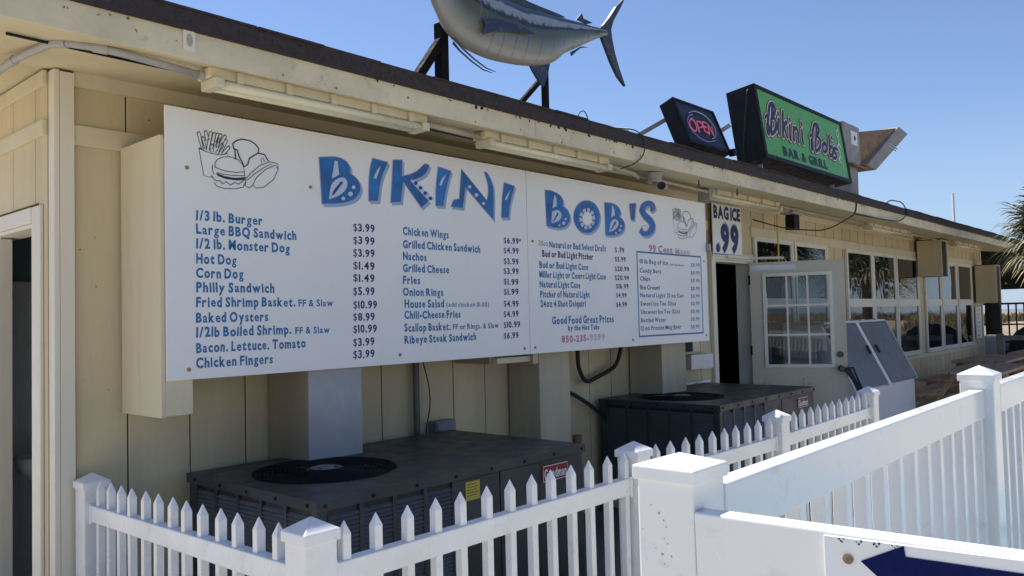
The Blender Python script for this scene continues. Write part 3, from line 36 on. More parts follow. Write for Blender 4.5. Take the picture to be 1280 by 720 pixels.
# ---------------------------------------------------------------- materials
def nodes(m):
    m.use_nodes = True; return m.node_tree, m.node_tree.nodes['Principled BSDF']
def mat(name, col, rough=.6, var=.12, scale=3., bump=0., bscale=40., dirt=0., dirtcol=(.12,.09,.06), streak=False, metal=0., spec=.5, dscale=6., coat=0):
    m = bpy.data.materials.new(name); t, b = nodes(m); N = t.nodes; L = t.links
    b.inputs['Roughness'].default_value = rough; b.inputs['Metallic'].default_value = metal
    b.inputs['Specular IOR Level'].default_value = spec
    if coat: b.inputs['Coat Weight'].default_value = coat; b.inputs['Coat Roughness'].default_value = .08
    tc = N.new('ShaderNodeNewGeometry'); mp = N.new('ShaderNodeMapping'); L.new(tc.outputs['Position'], mp.inputs[0])
    if streak: mp.inputs['Scale'].default_value = (1, 1, .12)
    n = N.new('ShaderNodeTexNoise'); n.inputs['Scale'].default_value = scale; n.inputs['Detail'].default_value = 6; n.inputs['Roughness'].default_value = .62
    L.new(mp.outputs[0], n.inputs[0])
    r = N.new('ShaderNodeMapRange'); r.inputs[1].default_value = .3; r.inputs[2].default_value = .7
    r.inputs[3].default_value = 1-var; r.inputs[4].default_value = 1+var; L.new(n.outputs[0], r.inputs[0])
    mx = N.new('ShaderNodeMix'); mx.data_type = 'RGBA'; mx.blend_type = 'MULTIPLY'; mx.inputs[0].default_value = 1
    mx.inputs[6].default_value = (*col, 1); cb = N.new('ShaderNodeCombineColor')
    for i in range(3): L.new(r.outputs[0], cb.inputs[i])
    L.new(cb.outputs[0], mx.inputs[7]); out = mx.outputs[2]
    if dirt:
        n2 = N.new('ShaderNodeTexNoise'); n2.inputs['Scale'].default_value = dscale; n2.inputs['Detail'].default_value = 9; n2.inputs['Roughness'].default_value = .75
        L.new((mp if streak else tc).outputs[0 if streak else 'Position'], n2.inputs[0])
        r2 = N.new('ShaderNodeMapRange'); r2.inputs[1].default_value = .56; r2.inputs[2].default_value = .74; r2.inputs[3].default_value = 0; r2.inputs[4].default_value = dirt
        L.new(n2.outputs[0], r2.inputs[0]); m2 = N.new('ShaderNodeMix'); m2.data_type = 'RGBA'
        L.new(r2.outputs[0], m2.inputs[0]); L.new(out, m2.inputs[6]); m2.inputs[7].default_value = (*dirtcol, 1); out = m2.outputs[2]
    L.new(out, b.inputs['Base Color'])
    nr = N.new('ShaderNodeTexNoise'); nr.inputs['Scale'].default_value = scale*2.3; nr.inputs['Detail'].default_value = 7; L.new(tc.outputs['Position'], nr.inputs[0])
    rq = N.new('ShaderNodeMapRange'); rq.inputs[1].default_value = .3; rq.inputs[2].default_value = .7; rq.inputs[3].default_value = rough*.8; rq.inputs[4].default_value = min(1, rough*1.3); L.new(nr.outputs[0], rq.inputs[0]); L.new(rq.outputs[0], b.inputs['Roughness'])
    if bump:
        n3 = N.new('ShaderNodeTexNoise'); n3.inputs['Scale'].default_value = bscale; n3.inputs['Detail'].default_value = 5; L.new(mp.outputs[0], n3.inputs[0])
        bp = N.new('ShaderNodeBump'); bp.inputs['Strength'].default_value = bump; bp.inputs['Distance'].default_value = .004
        L.new(n3.outputs[0], bp.inputs['Height']); L.new(bp.outputs[0], b.inputs['Normal'])
    return m
def ink(name, col, rough=.5, emit=0):
    m = mat(name, col, rough, .06, 30)
    if emit:
        b = m.node_tree.nodes['Principled BSDF']; b.inputs['Emission Color'].default_value = (*col, 1); b.inputs['Emission Strength'].default_value = emit
    return m
M = {}
M['beige'] = mat('beige_paint', (.59,.495,.305), .6, .15, 2.5, .4, 45, .5, (.30,.22,.12), True, dscale=5)
M['beige2'] = mat('beige_trim_paint', (.65,.57,.39), .55, .08, 3, .2, 60, .3, (.25,.19,.12), True, dscale=7)
M['groove'] = mat('groove_shadow_edge', (.11,.085,.05), .9, .2, 10)  # dark edge colour stands in for the shadow lines between planks
M['beige_shadow'] = mat('groove_backing', (.22,.17,.10), .8, .1)
M['cream'] = mat('cream_corner_paint', (.74,.68,.55), .5, .06, 4, .15, 60, .4, (.35,.28,.18), True, dscale=8)
M['fascia'] = mat('fascia_paint', (.62,.54,.365), .6, .18, 3, .45, 50, .75, (.20,.15,.10), False, dscale=7)
M['soffit'] = mat('soffit_paint', (.62,.53,.33), .65, .12, 2.5, .2, 40, .3, (.25,.18,.1), dscale=4)
M['roofedge'] = mat('dark_shingle', (.035,.026,.024), .85, .3, 25, .8, 120)
M['roof'] = mat('roofing', (.06,.05,.045), .9, .3, 12, .8, 90)
M['sign'] = mat('white_sign_board', (.82,.81,.785), .38, .03, 2, 0, 0, .10, (.42,.40,.36), dscale=3)
M['signedge'] = mat('plywood_edge', (.42,.33,.2), .8, .15, 20)
M['vinyl'] = mat('white_vinyl', (.83,.815,.785), .30, .06, 4, .04, 30, .55, (.50,.44,.33), dscale=9, spec=.6)
M['vinyl2'] = mat('white_vinyl_railing', (.84,.828,.80), .16, .02, 3, 0, 0, .35, (.42,.37,.30), dscale=11, spec=.7)
M['ac'] = mat('grey_painted_steel', (.035,.040,.047), .42, .22, 4, .08, 80, .5, (.12,.115,.11), dscale=5, spec=.5)
M['acl'] = mat('louvre_slat_steel', (.075,.082,.092), .4, .15, 5)
M['acdark'] = mat('dark_louvre_steel', (.012,.013,.015), .5, .15, 5)
M['black'] = mat('black_paint', (.010,.010,.011), .5, .2, 8, spec=.2)
M['stand'] = mat('matt_black_stand', (.010,.010,.012), .85, .2, 10, spec=.15)
M['rubber'] = mat('black_rubber', (.015,.015,.015), .6, .2, 20)
M['pipe'] = mat('grey_conduit', (.36,.35,.34), .5, .1, 8, 0, 0, .3, (.15,.12,.09))
M['pipe3'] = mat('dark_conduit', (.14,.135,.12), .6, .2, 8)
M['pipe2'] = mat('painted_conduit', (.42,.37,.27), .5, .12, 8, 0, 0, .5, (.12,.09,.06))
M['fixture'] = mat('beige_fixture', (.62,.55,.38), .45, .1, 6, 0, 0, .5, (.22,.15,.08), dscale=10)
M['tube'] = mat('fluorescent_tube', (.70,.66,.46), .22, .05, 10, spec=.6)
M['galv'] = mat('galvanised_metal', (.50,.52,.55), .38, .12, 8, .1, 30, .4, (.2,.17,.14), metal=.55)
M['bronze'] = mat('dark_bronze', (.09,.08,.07), .4, .1, 10, metal=.6)
M['boxgrey'] = mat('electrical_grey', (.17,.18,.19), .5, .1, 8)
M['sheet'] = mat('bare_metal_sheet', (.35,.365,.385), .45, .08, 6, .1, 50, .2, (.6,.6,.62), metal=.2)
M['rust'] = mat('rusty_steel', (.24,.145,.085), .75, .3, 8, .4, 60, .9, (.13,.05,.025), dscale=7)
M['rustgrey'] = mat('weathered_grey_steel', (.30,.285,.27), .7, .2, 7, .2, 60, .8, (.20,.10,.06), dscale=6)
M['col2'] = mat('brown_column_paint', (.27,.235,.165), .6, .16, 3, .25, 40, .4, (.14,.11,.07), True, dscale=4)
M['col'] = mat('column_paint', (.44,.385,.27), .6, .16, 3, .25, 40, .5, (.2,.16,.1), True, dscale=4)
M['door'] = mat('door_paint', (.54,.495,.405), .45, .05, 3, .08, 30, .25, (.3,.26,.2), dscale=8)
M['frame'] = mat('window_frame_paint', (.72,.69,.60), .45, .06, 5, 0, 0, .3, (.3,.25,.18))
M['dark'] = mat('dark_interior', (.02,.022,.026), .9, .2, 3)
M['teal'] = mat('teal_interior_paint', (.13,.24,.26), .7, .1, 3)
M['idoor'] = mat('interior_door_paint', (.62,.64,.66), .5, .05, 3)
M['green'] = mat('green_sign_face', (.095,.37,.045), .35, .06, 5, 0, 0, .25, (.2,.4,.2), dscale=9)
M['navyface'] = mat('navy_sign_face', (.014,.020,.038), .4, .15, 5, spec=.3)
M['wood'] = mat('brown_bench_wood', (.38,.26,.17), .75, .3, 9, .4, 50, .4, (.07,.05,.035))
M['greywood'] = mat('grey_weathered_wood', (.24,.22,.20), .8, .25, 10, .4, 50)
M['darkwood'] = mat('dark_stained_wood', (.022,.019,.018), .7, .3, 10, .3, 50)
M['chest'] = mat('white_enamel', (.72,.73,.74), .35, .04, 4, 0, 0, .3, (.4,.36,.3), dscale=7)
M['chestdoor'] = mat('grey_insulated_lid', (.15,.157,.172), .35, .1, 5, 0, 0, .3, (.4,.4,.42), metal=.25, dscale=12)
M['concrete'] = mat('sandy_concrete', (.50,.46,.39), .9, .15, 1.2, .5, 25, .4, (.3,.26,.2), dscale=2)
M['bluebounce'] = mat('blue_bounce_paint', (.30,.40,.44), .55, .12, 3, .2, 30, .3, (.4,.42,.42))
M['pad'] = mat('dark_concrete', (.13,.12,.105), .9, .25, 2, .5, 25, .4, (.06,.055,.05), dscale=2)
M['sand'] = mat('white_sand', (.58,.53,.44), .95, .14, 1.2, .8, 20, .5, (.44,.37,.27), dscale=3)
M['dune'] = mat('dune_sand', (.27,.215,.15), .95, .3, 1.5, .8, 12, .9, (.09,.08,.04), dscale=3.2)
M['oat'] = mat('dry_sea_oats', (.20,.165,.085), .8, .35, 4)
M['sea'] = mat('sea_water', (.02,.07,.10), .15, .1, .1)
M['trunk'] = mat('palm_trunk', (.16,.12,.085), .9, .3, 12, .8, 40)
M['frond'] = mat('palm_frond_green', (.085,.11,.035), .5, .35, 6, spec=.6)
M['frond2'] = mat('palm_frond_dry', (.26,.22,.10), .6, .3, 6)
M['bolt'] = mat('brass_screw', (.35,.22,.10), .5, .3, 30, metal=.5)
M['yellow'] = mat('yellow_label', (.55,.47,.06), .5, .1, 20)
M['red'] = ink('red_badge', (.27,.02,.028)); M['white'] = ink('white_print', (.78,.78,.78))
M['b'] = ink('blue_lettering', (.022,.15,.35)); M['n'] = ink('navy_lettering', (.018,.022,.13)); M['g'] = ink('faded_grey_lettering', (.30,.32,.36))
M['p'] = ink('pink_lettering', (.55,.20,.29)); M['q'] = ink('faded_pink_lettering', (.60,.46,.50)); M['k'] = ink('black_line', (.02,.02,.025)); M['t'] = ink('teal_line', (.08,.25,.27))
M['body'] = mat('big_letter_blue', (.020,.14,.40), .4, .45, 5); M['pale'] = ink('letter_inset', (.50,.58,.72)); M['inkd'] = ink('letter_dark_blue', (.02,.05,.24)); M['pink'] = ink('letter_outline', (.42,.30,.50)); M['shade'] = ink('letter_drop_print', (.27,.42,.56))
M['greenpink'] = ink('sign_pink_outline', (.75,.55,.48)); M['greenbrown'] = ink('sign_dark_outline', (.07,.03,.03)); M['greennavy'] = ink('sign_navy', (.012,.018,.06))
M['neonr'] = ink('neon_red', (.75,.16,.24), .3, .12); M['neonw'] = ink('neon_white', (.42,.42,.50), .3, .0); M['neonu'] = ink('neon_purple', (.26,.19,.50), .3, .04)
M['arrow'] = mat('arrow_navy', (.008,.012,.075), .7, .06, 30, spec=.08)
def glass(name, tint=(.8,.85,.85), refl=None):
    m = bpy.data.materials.new(name); m.use_nodes = True; t = m.node_tree; t.nodes.clear(); N = t.nodes; L = t.links
    o = N.new('ShaderNodeOutputMaterial'); mx = N.new('ShaderNodeMixShader'); fr = N.new('ShaderNodeFresnel'); fr.inputs[0].default_value = 1.55
    tr = N.new('ShaderNodeBsdfTransparent'); tr.inputs[0].default_value = (*tint, 1); gl = N.new('ShaderNodeBsdfGlossy'); gl.inputs['Roughness'].default_value = .02
    L.new(fr.outputs[0], mx.inputs[0]); L.new(tr.outputs[0], mx.inputs[1]); L.new(gl.outputs[0], mx.inputs[2]); L.new(mx.outputs[0], o.inputs[0]); return m
M['glass'] = glass('door_glass', (.62,.68,.70))
m = bpy.data.materials.new('dark_window_glass'); t, b = nodes(m); b.inputs['Base Color'].default_value = (.008,.010,.012,1); b.inputs['Roughness'].default_value = .015; b.inputs['IOR'].default_value = 1.9
nz = t.nodes.new('ShaderNodeTexNoise'); nz.inputs['Scale'].default_value = 1.6; tcx = t.nodes.new('ShaderNodeTexCoord'); t.links.new(tcx.outputs['Object'], nz.inputs[0]); bpx = t.nodes.new('ShaderNodeBump'); bpx.inputs['Strength'].default_value = .25; bpx.inputs['Distance'].default_value = .01
t.links.new(nz.outputs[0], bpx.inputs['Height']); t.links.new(bpx.outputs[0], b.inputs['Normal']); M['wglass'] = m
# ---------------------------------------------------------------- mesh helpers
class MB:
    def __init__(s): s.v = []; s.f = []
    def add(s, vs, fs):
        k = len(s.v); s.v += [tuple(x) for x in vs]; s.f += [tuple(i+k for i in q) for q in fs]; return s
    def box(s, x0, x1, y0, y1, z0, z1):
        return s.add([(x0,y0,z0),(x1,y0,z0),(x1,y1,z0),(x0,y1,z0),(x0,y0,z1),(x1,y0,z1),(x1,y1,z1),(x0,y1,z1)],
                     [(0,3,2,1),(4,5,6,7),(0,1,5,4),(1,2,6,5),(2,3,7,6),(3,0,4,7)])
    def bar(s, a, b, wx, wy, up=(0,0,1)):
        a = Vector(a); b = Vector(b); d = (b-a).normalized(); u = Vector(up)
        if abs(d.dot(u)) > .99: u = Vector((1,0,0))
        x = d.cross(u).normalized(); y = x.cross(d).normalized(); vs = []
        for p in (a, b):
            for sx, sy in ((-1,-1),(1,-1),(1,1),(-1,1)): vs.append(p+x*sx*wx/2+y*sy*wy/2)
        return s.add(vs, [(0,3,2,1),(4,5,6,7),(0,1,5,4),(1,2,6,5),(2,3,7,6),(3,0,4,7)])
    def tube(s, pts, r, n=10, cap=True):
        pts = [Vector(p) for p in pts]; k = len(pts); rs = r if isinstance(r, (list, tuple)) else [r]*k
        vs = []; prev = None
        for i, p in enumerate(pts):
            d = (pts[min(i+1,k-1)]-pts[max(i-1,0)]).normalized()
            if prev is None:
                u = Vector((0,0,1)) if abs(d.z) < .9 else Vector((1,0,0)); x = d.cross(u).normalized()
            else: x = (prev-d*prev.dot(d)).normalized()
            prev = x; y = d.cross(x)
            for j in range(n):
                a = 2*math.pi*j/n; vs.append(p+x*math.cos(a)*rs[i]+y*math.sin(a)*rs[i])
        fs = [(i*n+j, i*n+(j+1)%n, (i+1)*n+(j+1)%n, (i+1)*n+j) for i in range(k-1) for j in range(n)]
        if cap: fs += [tuple(range(n-1,-1,-1)), tuple((k-1)*n+j for j in range(n))]
        return s.add(vs, fs)
    def lathe(s, c, prof, n=24, ax='z'):
        vs = []
        for r, z in prof:
            for j in range(n):
                a = 2*math.pi*j/n
                q = (r*math.cos(a), r*math.sin(a), z) if ax == 'z' else ((r*math.cos(a), z, r*math.sin(a)) if ax == 'y' else (z, r*math.cos(a), r*math.sin(a)))
                vs.append((c[0]+q[0], c[1]+q[1], c[2]+q[2]))
        k = len(prof)
        return s.add(vs, [(i*n+j, i*n+(j+1)%n, (i+1)*n+(j+1)%n, (i+1)*n+j) for i in range(k-1) for j in range(n)]+[tuple(range(n)), tuple((k-1)*n+j for j in range(n))])
    def prism(s, pts, a, b, fr):   # 2D outline extruded between offsets a and b along the frame normal
        O, U, V, Nn = fr; n = len(pts); vs = [O+U*p[0]+V*p[1]+Nn*a for p in pts]+[O+U*p[0]+V*p[1]+Nn*b for p in pts]
        tri = tessellate_polygon([[Vector((p[0],p[1],0)) for p in pts]])
        return s.add(vs, [tuple(t) for t in tri]+[tuple(i+n for i in t) for t in tri]+[(i,(i+1)%n,(i+1)%n+n,i+n) for i in range(n)])
    def flat(s, pts, off, fr):
        O, U, V, Nn = fr; tri = tessellate_polygon([[Vector((p[0],p[1],0)) for p in pts]])
        return s.add([O+U*p[0]+V*p[1]+Nn*off for p in pts], [tuple(t) for t in tri])
    def ribbon(s, pts, wd, off, fr, cap=True):
        O, U, V, Nn = fr; P = [Vector((p[0],p[1])) for p in pts]; k = len(P); vs = []; fs = []
        def T(q): return O+U*q.x+V*q.y+Nn*off
        ns = []
        for i in range(k):
            d = (P[min(i+1,k-1)]-P[max(i-1,0)]); d = d.normalized() if d.length > 1e-9 else Vector((1,0)); ns.append(Vector((-d.y,d.x)))
        for i in range(k): vs += [T(P[i]+ns[i]*wd/2), T(P[i]-ns[i]*wd/2)]
        fs = [(2*i,2*i+1,2*i+3,2*i+2) for i in range(k-1)]; s.add(vs, fs)
        if cap and wd > .004:
            for e, sg in ((0,-1),(k-1,1)):
                n = ns[e]; d = Vector((n.y,-n.x))*sg
                arc = [P[e]+(n*math.cos(a)+d*math.sin(a))*wd/2 for a in [math.pi*j/6 for j in range(7)]]
                s.add([T(q) for q in arc], [tuple(range(7))])
        return s
    def mesh(s, name, mt, org=(0,0,0), smooth=False, fix=True):
        me = bpy.data.meshes.new(name); o = Vector(org); me.from_pydata([Vector(v)-o for v in s.v], [], s.f); me.update()
        if fix:
            bm = bmesh.new(); bm.from_mesh(me); bmesh.ops.recalc_face_normals(bm, faces=bm.faces); bm.to_mesh(me); bm.free()
        if smooth:
            for p in me.polygons: p.use_smooth = True
        me.materials.append(mt); return me
    def build(s, name, mt, parent=None, smooth=False, bevel=0, seg=2, fix=True):
        org = ORG.get(parent.name, Vector((0,0,0))) if parent else Vector((0,0,0))
        me = s.mesh(name, mt, org, smooth, fix); return link(name, me, parent, bevel, seg)
ORG = {}
def parts(name, mt, parent, boxes, **kw):
    return [MB().box(*b).build(name, mt, parent, **kw) for b in boxes]
def link(name, me, parent, bevel=0, seg=2, loc=None):
    o = bpy.data.objects.new(name, me); COL.objects.link(o)
    if parent: o.parent = parent
    org = ORG.get(parent.name, Vector((0,0,0))) if parent else Vector((0,0,0))
    if loc is not None: o.location = Vector(loc)-org
    ORG[o.name] = org if loc is None else Vector(loc)
    if bevel:
        b = o.modifiers.new('bevel', 'BEVEL'); b.width = bevel; b.segments = seg; b.limit_method = 'ANGLE'; b.angle_limit = R(40)
    if me and any(p.use_smooth for p in me.polygons):
        pass
    return o
def thing(name, label, cat, loc, group=None):
    o = bpy.data.objects.new(name, None); COL.objects.link(o); o.location = loc; o.empty_display_size = .1
    ORG[o.name] = Vector(loc); tag(o, label, cat, group); return o
def tag(o, label, cat, group=None):
    o['label'] = label; o['category'] = cat
    if group: o['group'] = group
    return o
def struct(o): o['kind'] = 'structure'; return o
def copy_tree(o, parent=None):
    c = o.copy(); COL.objects.link(c); c.parent = parent
    for ch in list(o.children): copy_tree(ch, c)
    return c
def FR(O, U=(1,0,0), V=(0,0,1), N=(0,-1,0)): return (Vector(O), Vector(U).normalized(), Vector(V).normalized(), Vector(N).normalized())
def outset(pts, d):
    n = len(pts); A = sum(pts[i][0]*pts[(i+1)%n][1]-pts[(i+1)%n][0]*pts[i][1] for i in range(n)); sg = 1 if A > 0 else -1; out = []
    for i in range(n):
        p = Vector(pts[i]); a = (p-Vector(pts[i-1])); b = (Vector(pts[(i+1)%n])-p)
        if a.length < 1e-7 or b.length < 1e-7: out.append(tuple(p)); continue
        a.normalize(); b.normalize(); na = Vector((a.y,-a.x))*sg; nb = Vector((b.y,-b.x))*sg; m_ = na+nb
        if m_.length < .2: m_ = na
        m_.normalize(); k = d/max(.45, m_.dot(na)); out.append((p.x+m_.x*k, p.y+m_.y*k))
    return out
# ---------------------------------------------------------------- lettering from the built-in font
GL = {}
def glyph(ch, bold):
    if (ch, bold) in GL: return GL[(ch, bold)]
    cu = bpy.data.curves.new('tmp', 'FONT'); cu.body = ch; cu.size = 1; cu.offset = bold; cu.resolution_u = 3; cu.fill_mode = 'FRONT'
    ob = bpy.data.objects.new('tmp', cu); COL.objects.link(ob); dg = bpy.context.evaluated_depsgraph_get(); dg.update()
    me = bpy.data.meshes.new_from_object(ob.evaluated_get(dg)); vs = [(v.co.x, v.co.y) for v in me.vertices]; fs = [tuple(p.vertices) for p in me.polygons]
    bpy.data.objects.remove(ob); bpy.data.curves.remove(cu); bpy.data.meshes.remove(me)
    xs = [v[0] for v in vs] or [0]; x0, x1 = min(xs), max(xs)
    GL[(ch, bold)] = ([(v[0]-x0, v[1]) for v in vs], fs, x1-x0); return GL[(ch, bold)]
CAP = .729
def write(mb, text, x, yc, h, width, off, fr, bold=.028, jit=.0, gap=.10, space=.30):
    O, U, V, Nn = fr; items = []; cx = 0
    for ch in text:
        if ch == ' ': cx += space; continue
        vs, fs, wd = glyph(ch, 0 if ch == '$' else (bold*.62 if ch in 'eas&g' else bold)); items.append((cx, vs, fs, wd)); cx += wd+gap
    tot = max(cx-gap, .01); sx = width/tot if width else h/CAP*.8; sy = h/CAP
    for cx, vs, fs, wd in items:
        a = random.uniform(-jit, jit); ca, sa = math.cos(a), math.sin(a); dy = random.uniform(-jit, jit)*h*.5; ks = 1+random.uniform(-jit, jit)*.6; P = []
        for vx, vy in vs:
            px, py = vx*sx, vy*sy*ks-h/2; mx, my = wd*sx/2, 0; qx, qy = px-mx, py-my
            P.append(O+U*(x+cx*sx+mx+qx*ca-qy*sa)+V*(yc+dy+qx*sa+qy*ca)+Nn*off)
        mb.add(P, fs)
    return mb
# ================================================================ SETTING: ground, dunes, sea
g = MB(); n = 24
g.add([(-600,-600,-.06),(600,-600,-.06),(600,600,-.06),(-600,600,-.06)], [(0,1,2,3)])
struct(g.build('ground', M['sand'], fix=False))
struct(MB().box(-14,24,-9.5,14,-.05,0).build('concrete_patio', M['concrete']))
def hsh(i, j): return random.Random(i*7349+j*911+5).random()
def vn(x, y):
    i, j = math.floor(x), math.floor(y); a, b = x-i, y-j; a = a*a*(3-2*a); b = b*b*(3-2*b)
    return (hsh(i,j)*(1-a)+hsh(i+1,j)*a)*(1-b)+(hsh(i,j+1)*(1-a)+hsh(i+1,j+1)*a)*b
def dune_h(x, y):
    dx = max(-22-x, x-24.5, 0); dy = max(-12-y, y-30, 0); d = math.hypot(dx, dy); t_ = min(1, d/9); t_ = t_*t_*(3-2*t_)
    if x > 24: t_ *= .80
    return -.07+t_*(.85+.50*vn(x*.12, y*.12)+.28*vn(x*.4+9, y*.4))
d = MB(); nx, ny = 130, 110; X0, X1, Y0, Y1 = -60, 95, -75, 50
vs = [(X0+(X1-X0)*i/nx, Y0+(Y1-Y0)*j/ny) for j in range(ny+1) for i in range(nx+1)]
d.add([(x, y, dune_h(x, y)) for x, y in vs], [(j*(nx+1)+i, j*(nx+1)+i+1, (j+1)*(nx+1)+i+1, (j+1)*(nx+1)+i) for j in range(ny) for i in range(nx)])
struct(d.build('dune', M['dune'], smooth=True, fix=False))
s_ = MB().add([(100,-600,-.03),(600,-600,-.03),(600,600,-.03),(100,600,-.03)], [(0,1,2,3)]); struct(s_.build('sea', M['sea'], fix=False))
gr = MB(); rg = random.Random(3)
for k in range(15000):
    if k % 2: x, y = rg.uniform(25, 44), rg.uniform(-10, 8)
    else: x, y = rg.uniform(-10, 62), rg.uniform(-38, -13)
    if vn(x*.5, y*.5+3) < .42: continue
    z = dune_h(x, y)
    for b_ in range(6):
        a = rg.uniform(0, 6.28); h = rg.uniform(.12, .42); l = rg.uniform(.1, .4)*h; px, py = x+rg.uniform(-.15,.15), y+rg.uniform(-.15,.15); wv = rg.uniform(.010,.022)
        ex, ey = px+math.cos(a)*l, py+math.sin(a)*l; nx_, ny_ = -math.sin(a+.7)*wv, math.cos(a+.7)*wv
        mx_, my_ = px+math.cos(a)*l*.35, py+math.sin(a)*l*.35
        gr.add([(px-nx_,py-ny_,z-.03),(px+nx_,py+ny_,z-.03),(mx_+nx_,my_+ny_,z+h*.6),(mx_-nx_,my_-ny_,z+h*.6),(ex,ey,z+h)], [(0,1,2,3),(3,2,4)])
og = gr.build('beach_grass', M['oat'], fix=False); og['kind'] = 'stuff'; tag(og, 'dry tan sea oats and beach grass growing over the dunes', 'beach grass')
# ================================================================ BUILDING
bld = thing('beach_bar', 'beige wood-panelled beach bar building with low brown-edged roof and open doors', 'building', (0,.44,0))
YW, ZT = .44, 2.73
DOOR = (5.80, 6.60, 2.10)
def soff(y): return 2.625+(y+.40)*.125
# backing of front wall (with the door opening)
wl = MB().box(-.29,DOOR[0],.458,.56,0,ZT+.02).box(DOOR[1],17.30,.458,.56,0,ZT+.02).box(DOOR[0],DOOR[1],.458,.56,DOOR[2],ZT+.02)
front = wl.build('front_wall', M['beige_shadow'], bld)
WINS = [(6.77,7.72),(7.85,8.80),(9.57,10.54),(10.64,11.60),(11.72,12.78),(13.24,14.13),(14.28,15.23),(15.40,16.38)]
WZ = (.857, 2.36)
def plank(x0, x1, z0, z1):
    global pk; key = (round(x1-x0,3), round(z1-z0,3))
    if key not in PM:
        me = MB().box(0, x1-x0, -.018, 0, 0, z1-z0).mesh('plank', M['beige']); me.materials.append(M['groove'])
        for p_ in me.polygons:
            if abs(p_.normal.x) > .9: p_.material_index = 1  # side faces get the painted groove shadow
        PM[key] = me
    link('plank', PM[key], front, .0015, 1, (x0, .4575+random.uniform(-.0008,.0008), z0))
PM = {}
edges = [-.215]+[.017+.3048*k for k in range(58)]; edges = [e for e in edges if e < 17.2]+[17.24]
SOL = [(a-.05, b+.05, WZ[0]-.05, WZ[1]+.03) for a, b in WINS]+[(DOOR[0]-.06, DOOR[1]+.06, 0, DOOR[2]+.06)]
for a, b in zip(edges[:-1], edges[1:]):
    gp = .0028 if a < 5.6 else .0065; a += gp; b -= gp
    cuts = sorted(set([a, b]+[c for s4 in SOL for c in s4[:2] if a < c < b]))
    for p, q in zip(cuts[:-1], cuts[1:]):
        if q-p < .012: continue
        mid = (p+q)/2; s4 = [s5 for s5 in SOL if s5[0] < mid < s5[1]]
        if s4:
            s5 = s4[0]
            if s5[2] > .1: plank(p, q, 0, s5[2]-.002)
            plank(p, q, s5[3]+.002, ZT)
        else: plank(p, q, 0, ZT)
# horizontal trims on the front
tr = MB().box(-.225,2.16,.418,.4395,2.39,2.483).box(2.162,4.6,.418,.4395,2.392,2.485).box(4.602,5.70,.418,.4395,2.39,2.483).build('band_board', M['beige2'], bld, bevel=.002)
MB().box(6.68,10.0,.416,.4395,2.375,2.49).box(10.002,13.6,.416,.4395,2.373,2.488).box(13.602,17.24,.416,.4395,2.375,2.49).build('band_board', M['beige2'], bld, bevel=.002)
MB().box(6.68,12.9,.416,.4395,.74,.80).box(12.902,17.24,.416,.4395,.742,.802).build('sill_board', M['beige2'], bld, bevel=.002)
MB().box(-.225,5.4,.42,.4395,2.66,2.73).box(5.402,17.2,.42,.4395,2.662,2.73).build('top_board', M['beige2'], bld, bevel=.002)
# corner trim
MB().box(-.287,-.225,.405,.44,0,2.715).build('corner_trim', M['cream'], bld, bevel=.002)
MB().box(-.312,-.2885,.404,.470,0,2.72).build('corner_trim', M['cream'], bld, bevel=.002)
MB().box(17.24,17.30,.41,.45,0,2.7).build('corner_trim', M['cream'], bld, bevel=.002)
# side wall
LD = (.64, 1.55, 2.045)
sw = MB().box(-.296,-.2,.5605,LD[0],0,2.75).box(-.296,-.2,LD[1],5.8,0,2.75).box(-.296,-.2,LD[0],LD[1],LD[2],2.75).build('side_wall', M['beige_shadow'], bld)
ye = [.472,.625]+[.625+.3085*k for k in range(1,17)]
for a, b in zip(ye[:-1], ye[1:]):
    a += .004; b -= .004
    cut = sorted(set([a,b]+[c for c in (LD[0]-.06, LD[1]+.06) if a < c < b]))
    for p, q in zip(cut[:-1], cut[1:]):
        z0 = LD[2]+.09 if LD[0]-.061 < (p+q)/2 < LD[1]+.061 else 0
        mb = MB().box(-.316,-.297,p,q,z0,2.72); mb.build('plank', M['beige'], sw, bevel=.0015, seg=1)
MB().box(-.336,-.3165,.474,3.5,2.43,2.50).build('band_board', M['beige2'], bld, bevel=.002)
MB().box(-.334,-.3165,.474,3.5,2.66,2.725).build('top_board', M['beige2'], bld, bevel=.002)
parts('door_trim', M['cream'], bld, [(-.333,-.3165,.518,.628,0,2.118),(-.337,-.3165,.6285,1.7,2.045,2.118),(-.333,-.3165,1.56,1.64,0,2.04)], bevel=.004)
parts('door_jamb', M['cream'], bld, [(-.325,-.20,.629,.642,0,2.044),(-.325,-.20,.6425,1.56,2.026,2.044)], bevel=.002)
parts('door_stop', M['cream'], bld, [(-.31,-.25,1.165,1.20,0,2.02),(-.29,-.255,1.205,1.54,0,2.02)], bevel=.003)
parts('door_latch', M['galv'], bld, [(-.318,-.3105,1.166,1.19,.95,1.0),(-.318,-.3105,1.166,1.19,1.10,1.14)])
# small wash room behind the side door
MB().box(-.19,2.2,1.7,1.76,0,2.7).build('interior_wall', M['teal'], bld)
MB().box(2.14,2.2,.6,1.699,0,2.7).build('interior_wall', M['teal'], bld)
MB().box(-.19,2.14,.565,1.699,2.45,2.5).build('interior_ceiling', M['teal'], bld)
idr = MB().box(-.188,.10,1.65,1.698,0.0,1.83).build('interior_door', M['idoor'], bld, bevel=.003)
for i in range(2):
    for z0, z1 in ((.15,.75),(.95,1.47),(1.55,1.73)):
        MB().box(-.165+i*.115,-.075+i*.115,1.636,1.649,z0,z1).build('door_panel', M['idoor'], idr, bevel=.008)
sk = MB().lathe((-.02,1.45,0), [(.03,.55),(.045,.72),(.12,.79),(.14,.86),(.125,.865),(.08,.82),(.001,.80)], 20).build('wash_basin', M['chest'], bld, smooth=True)
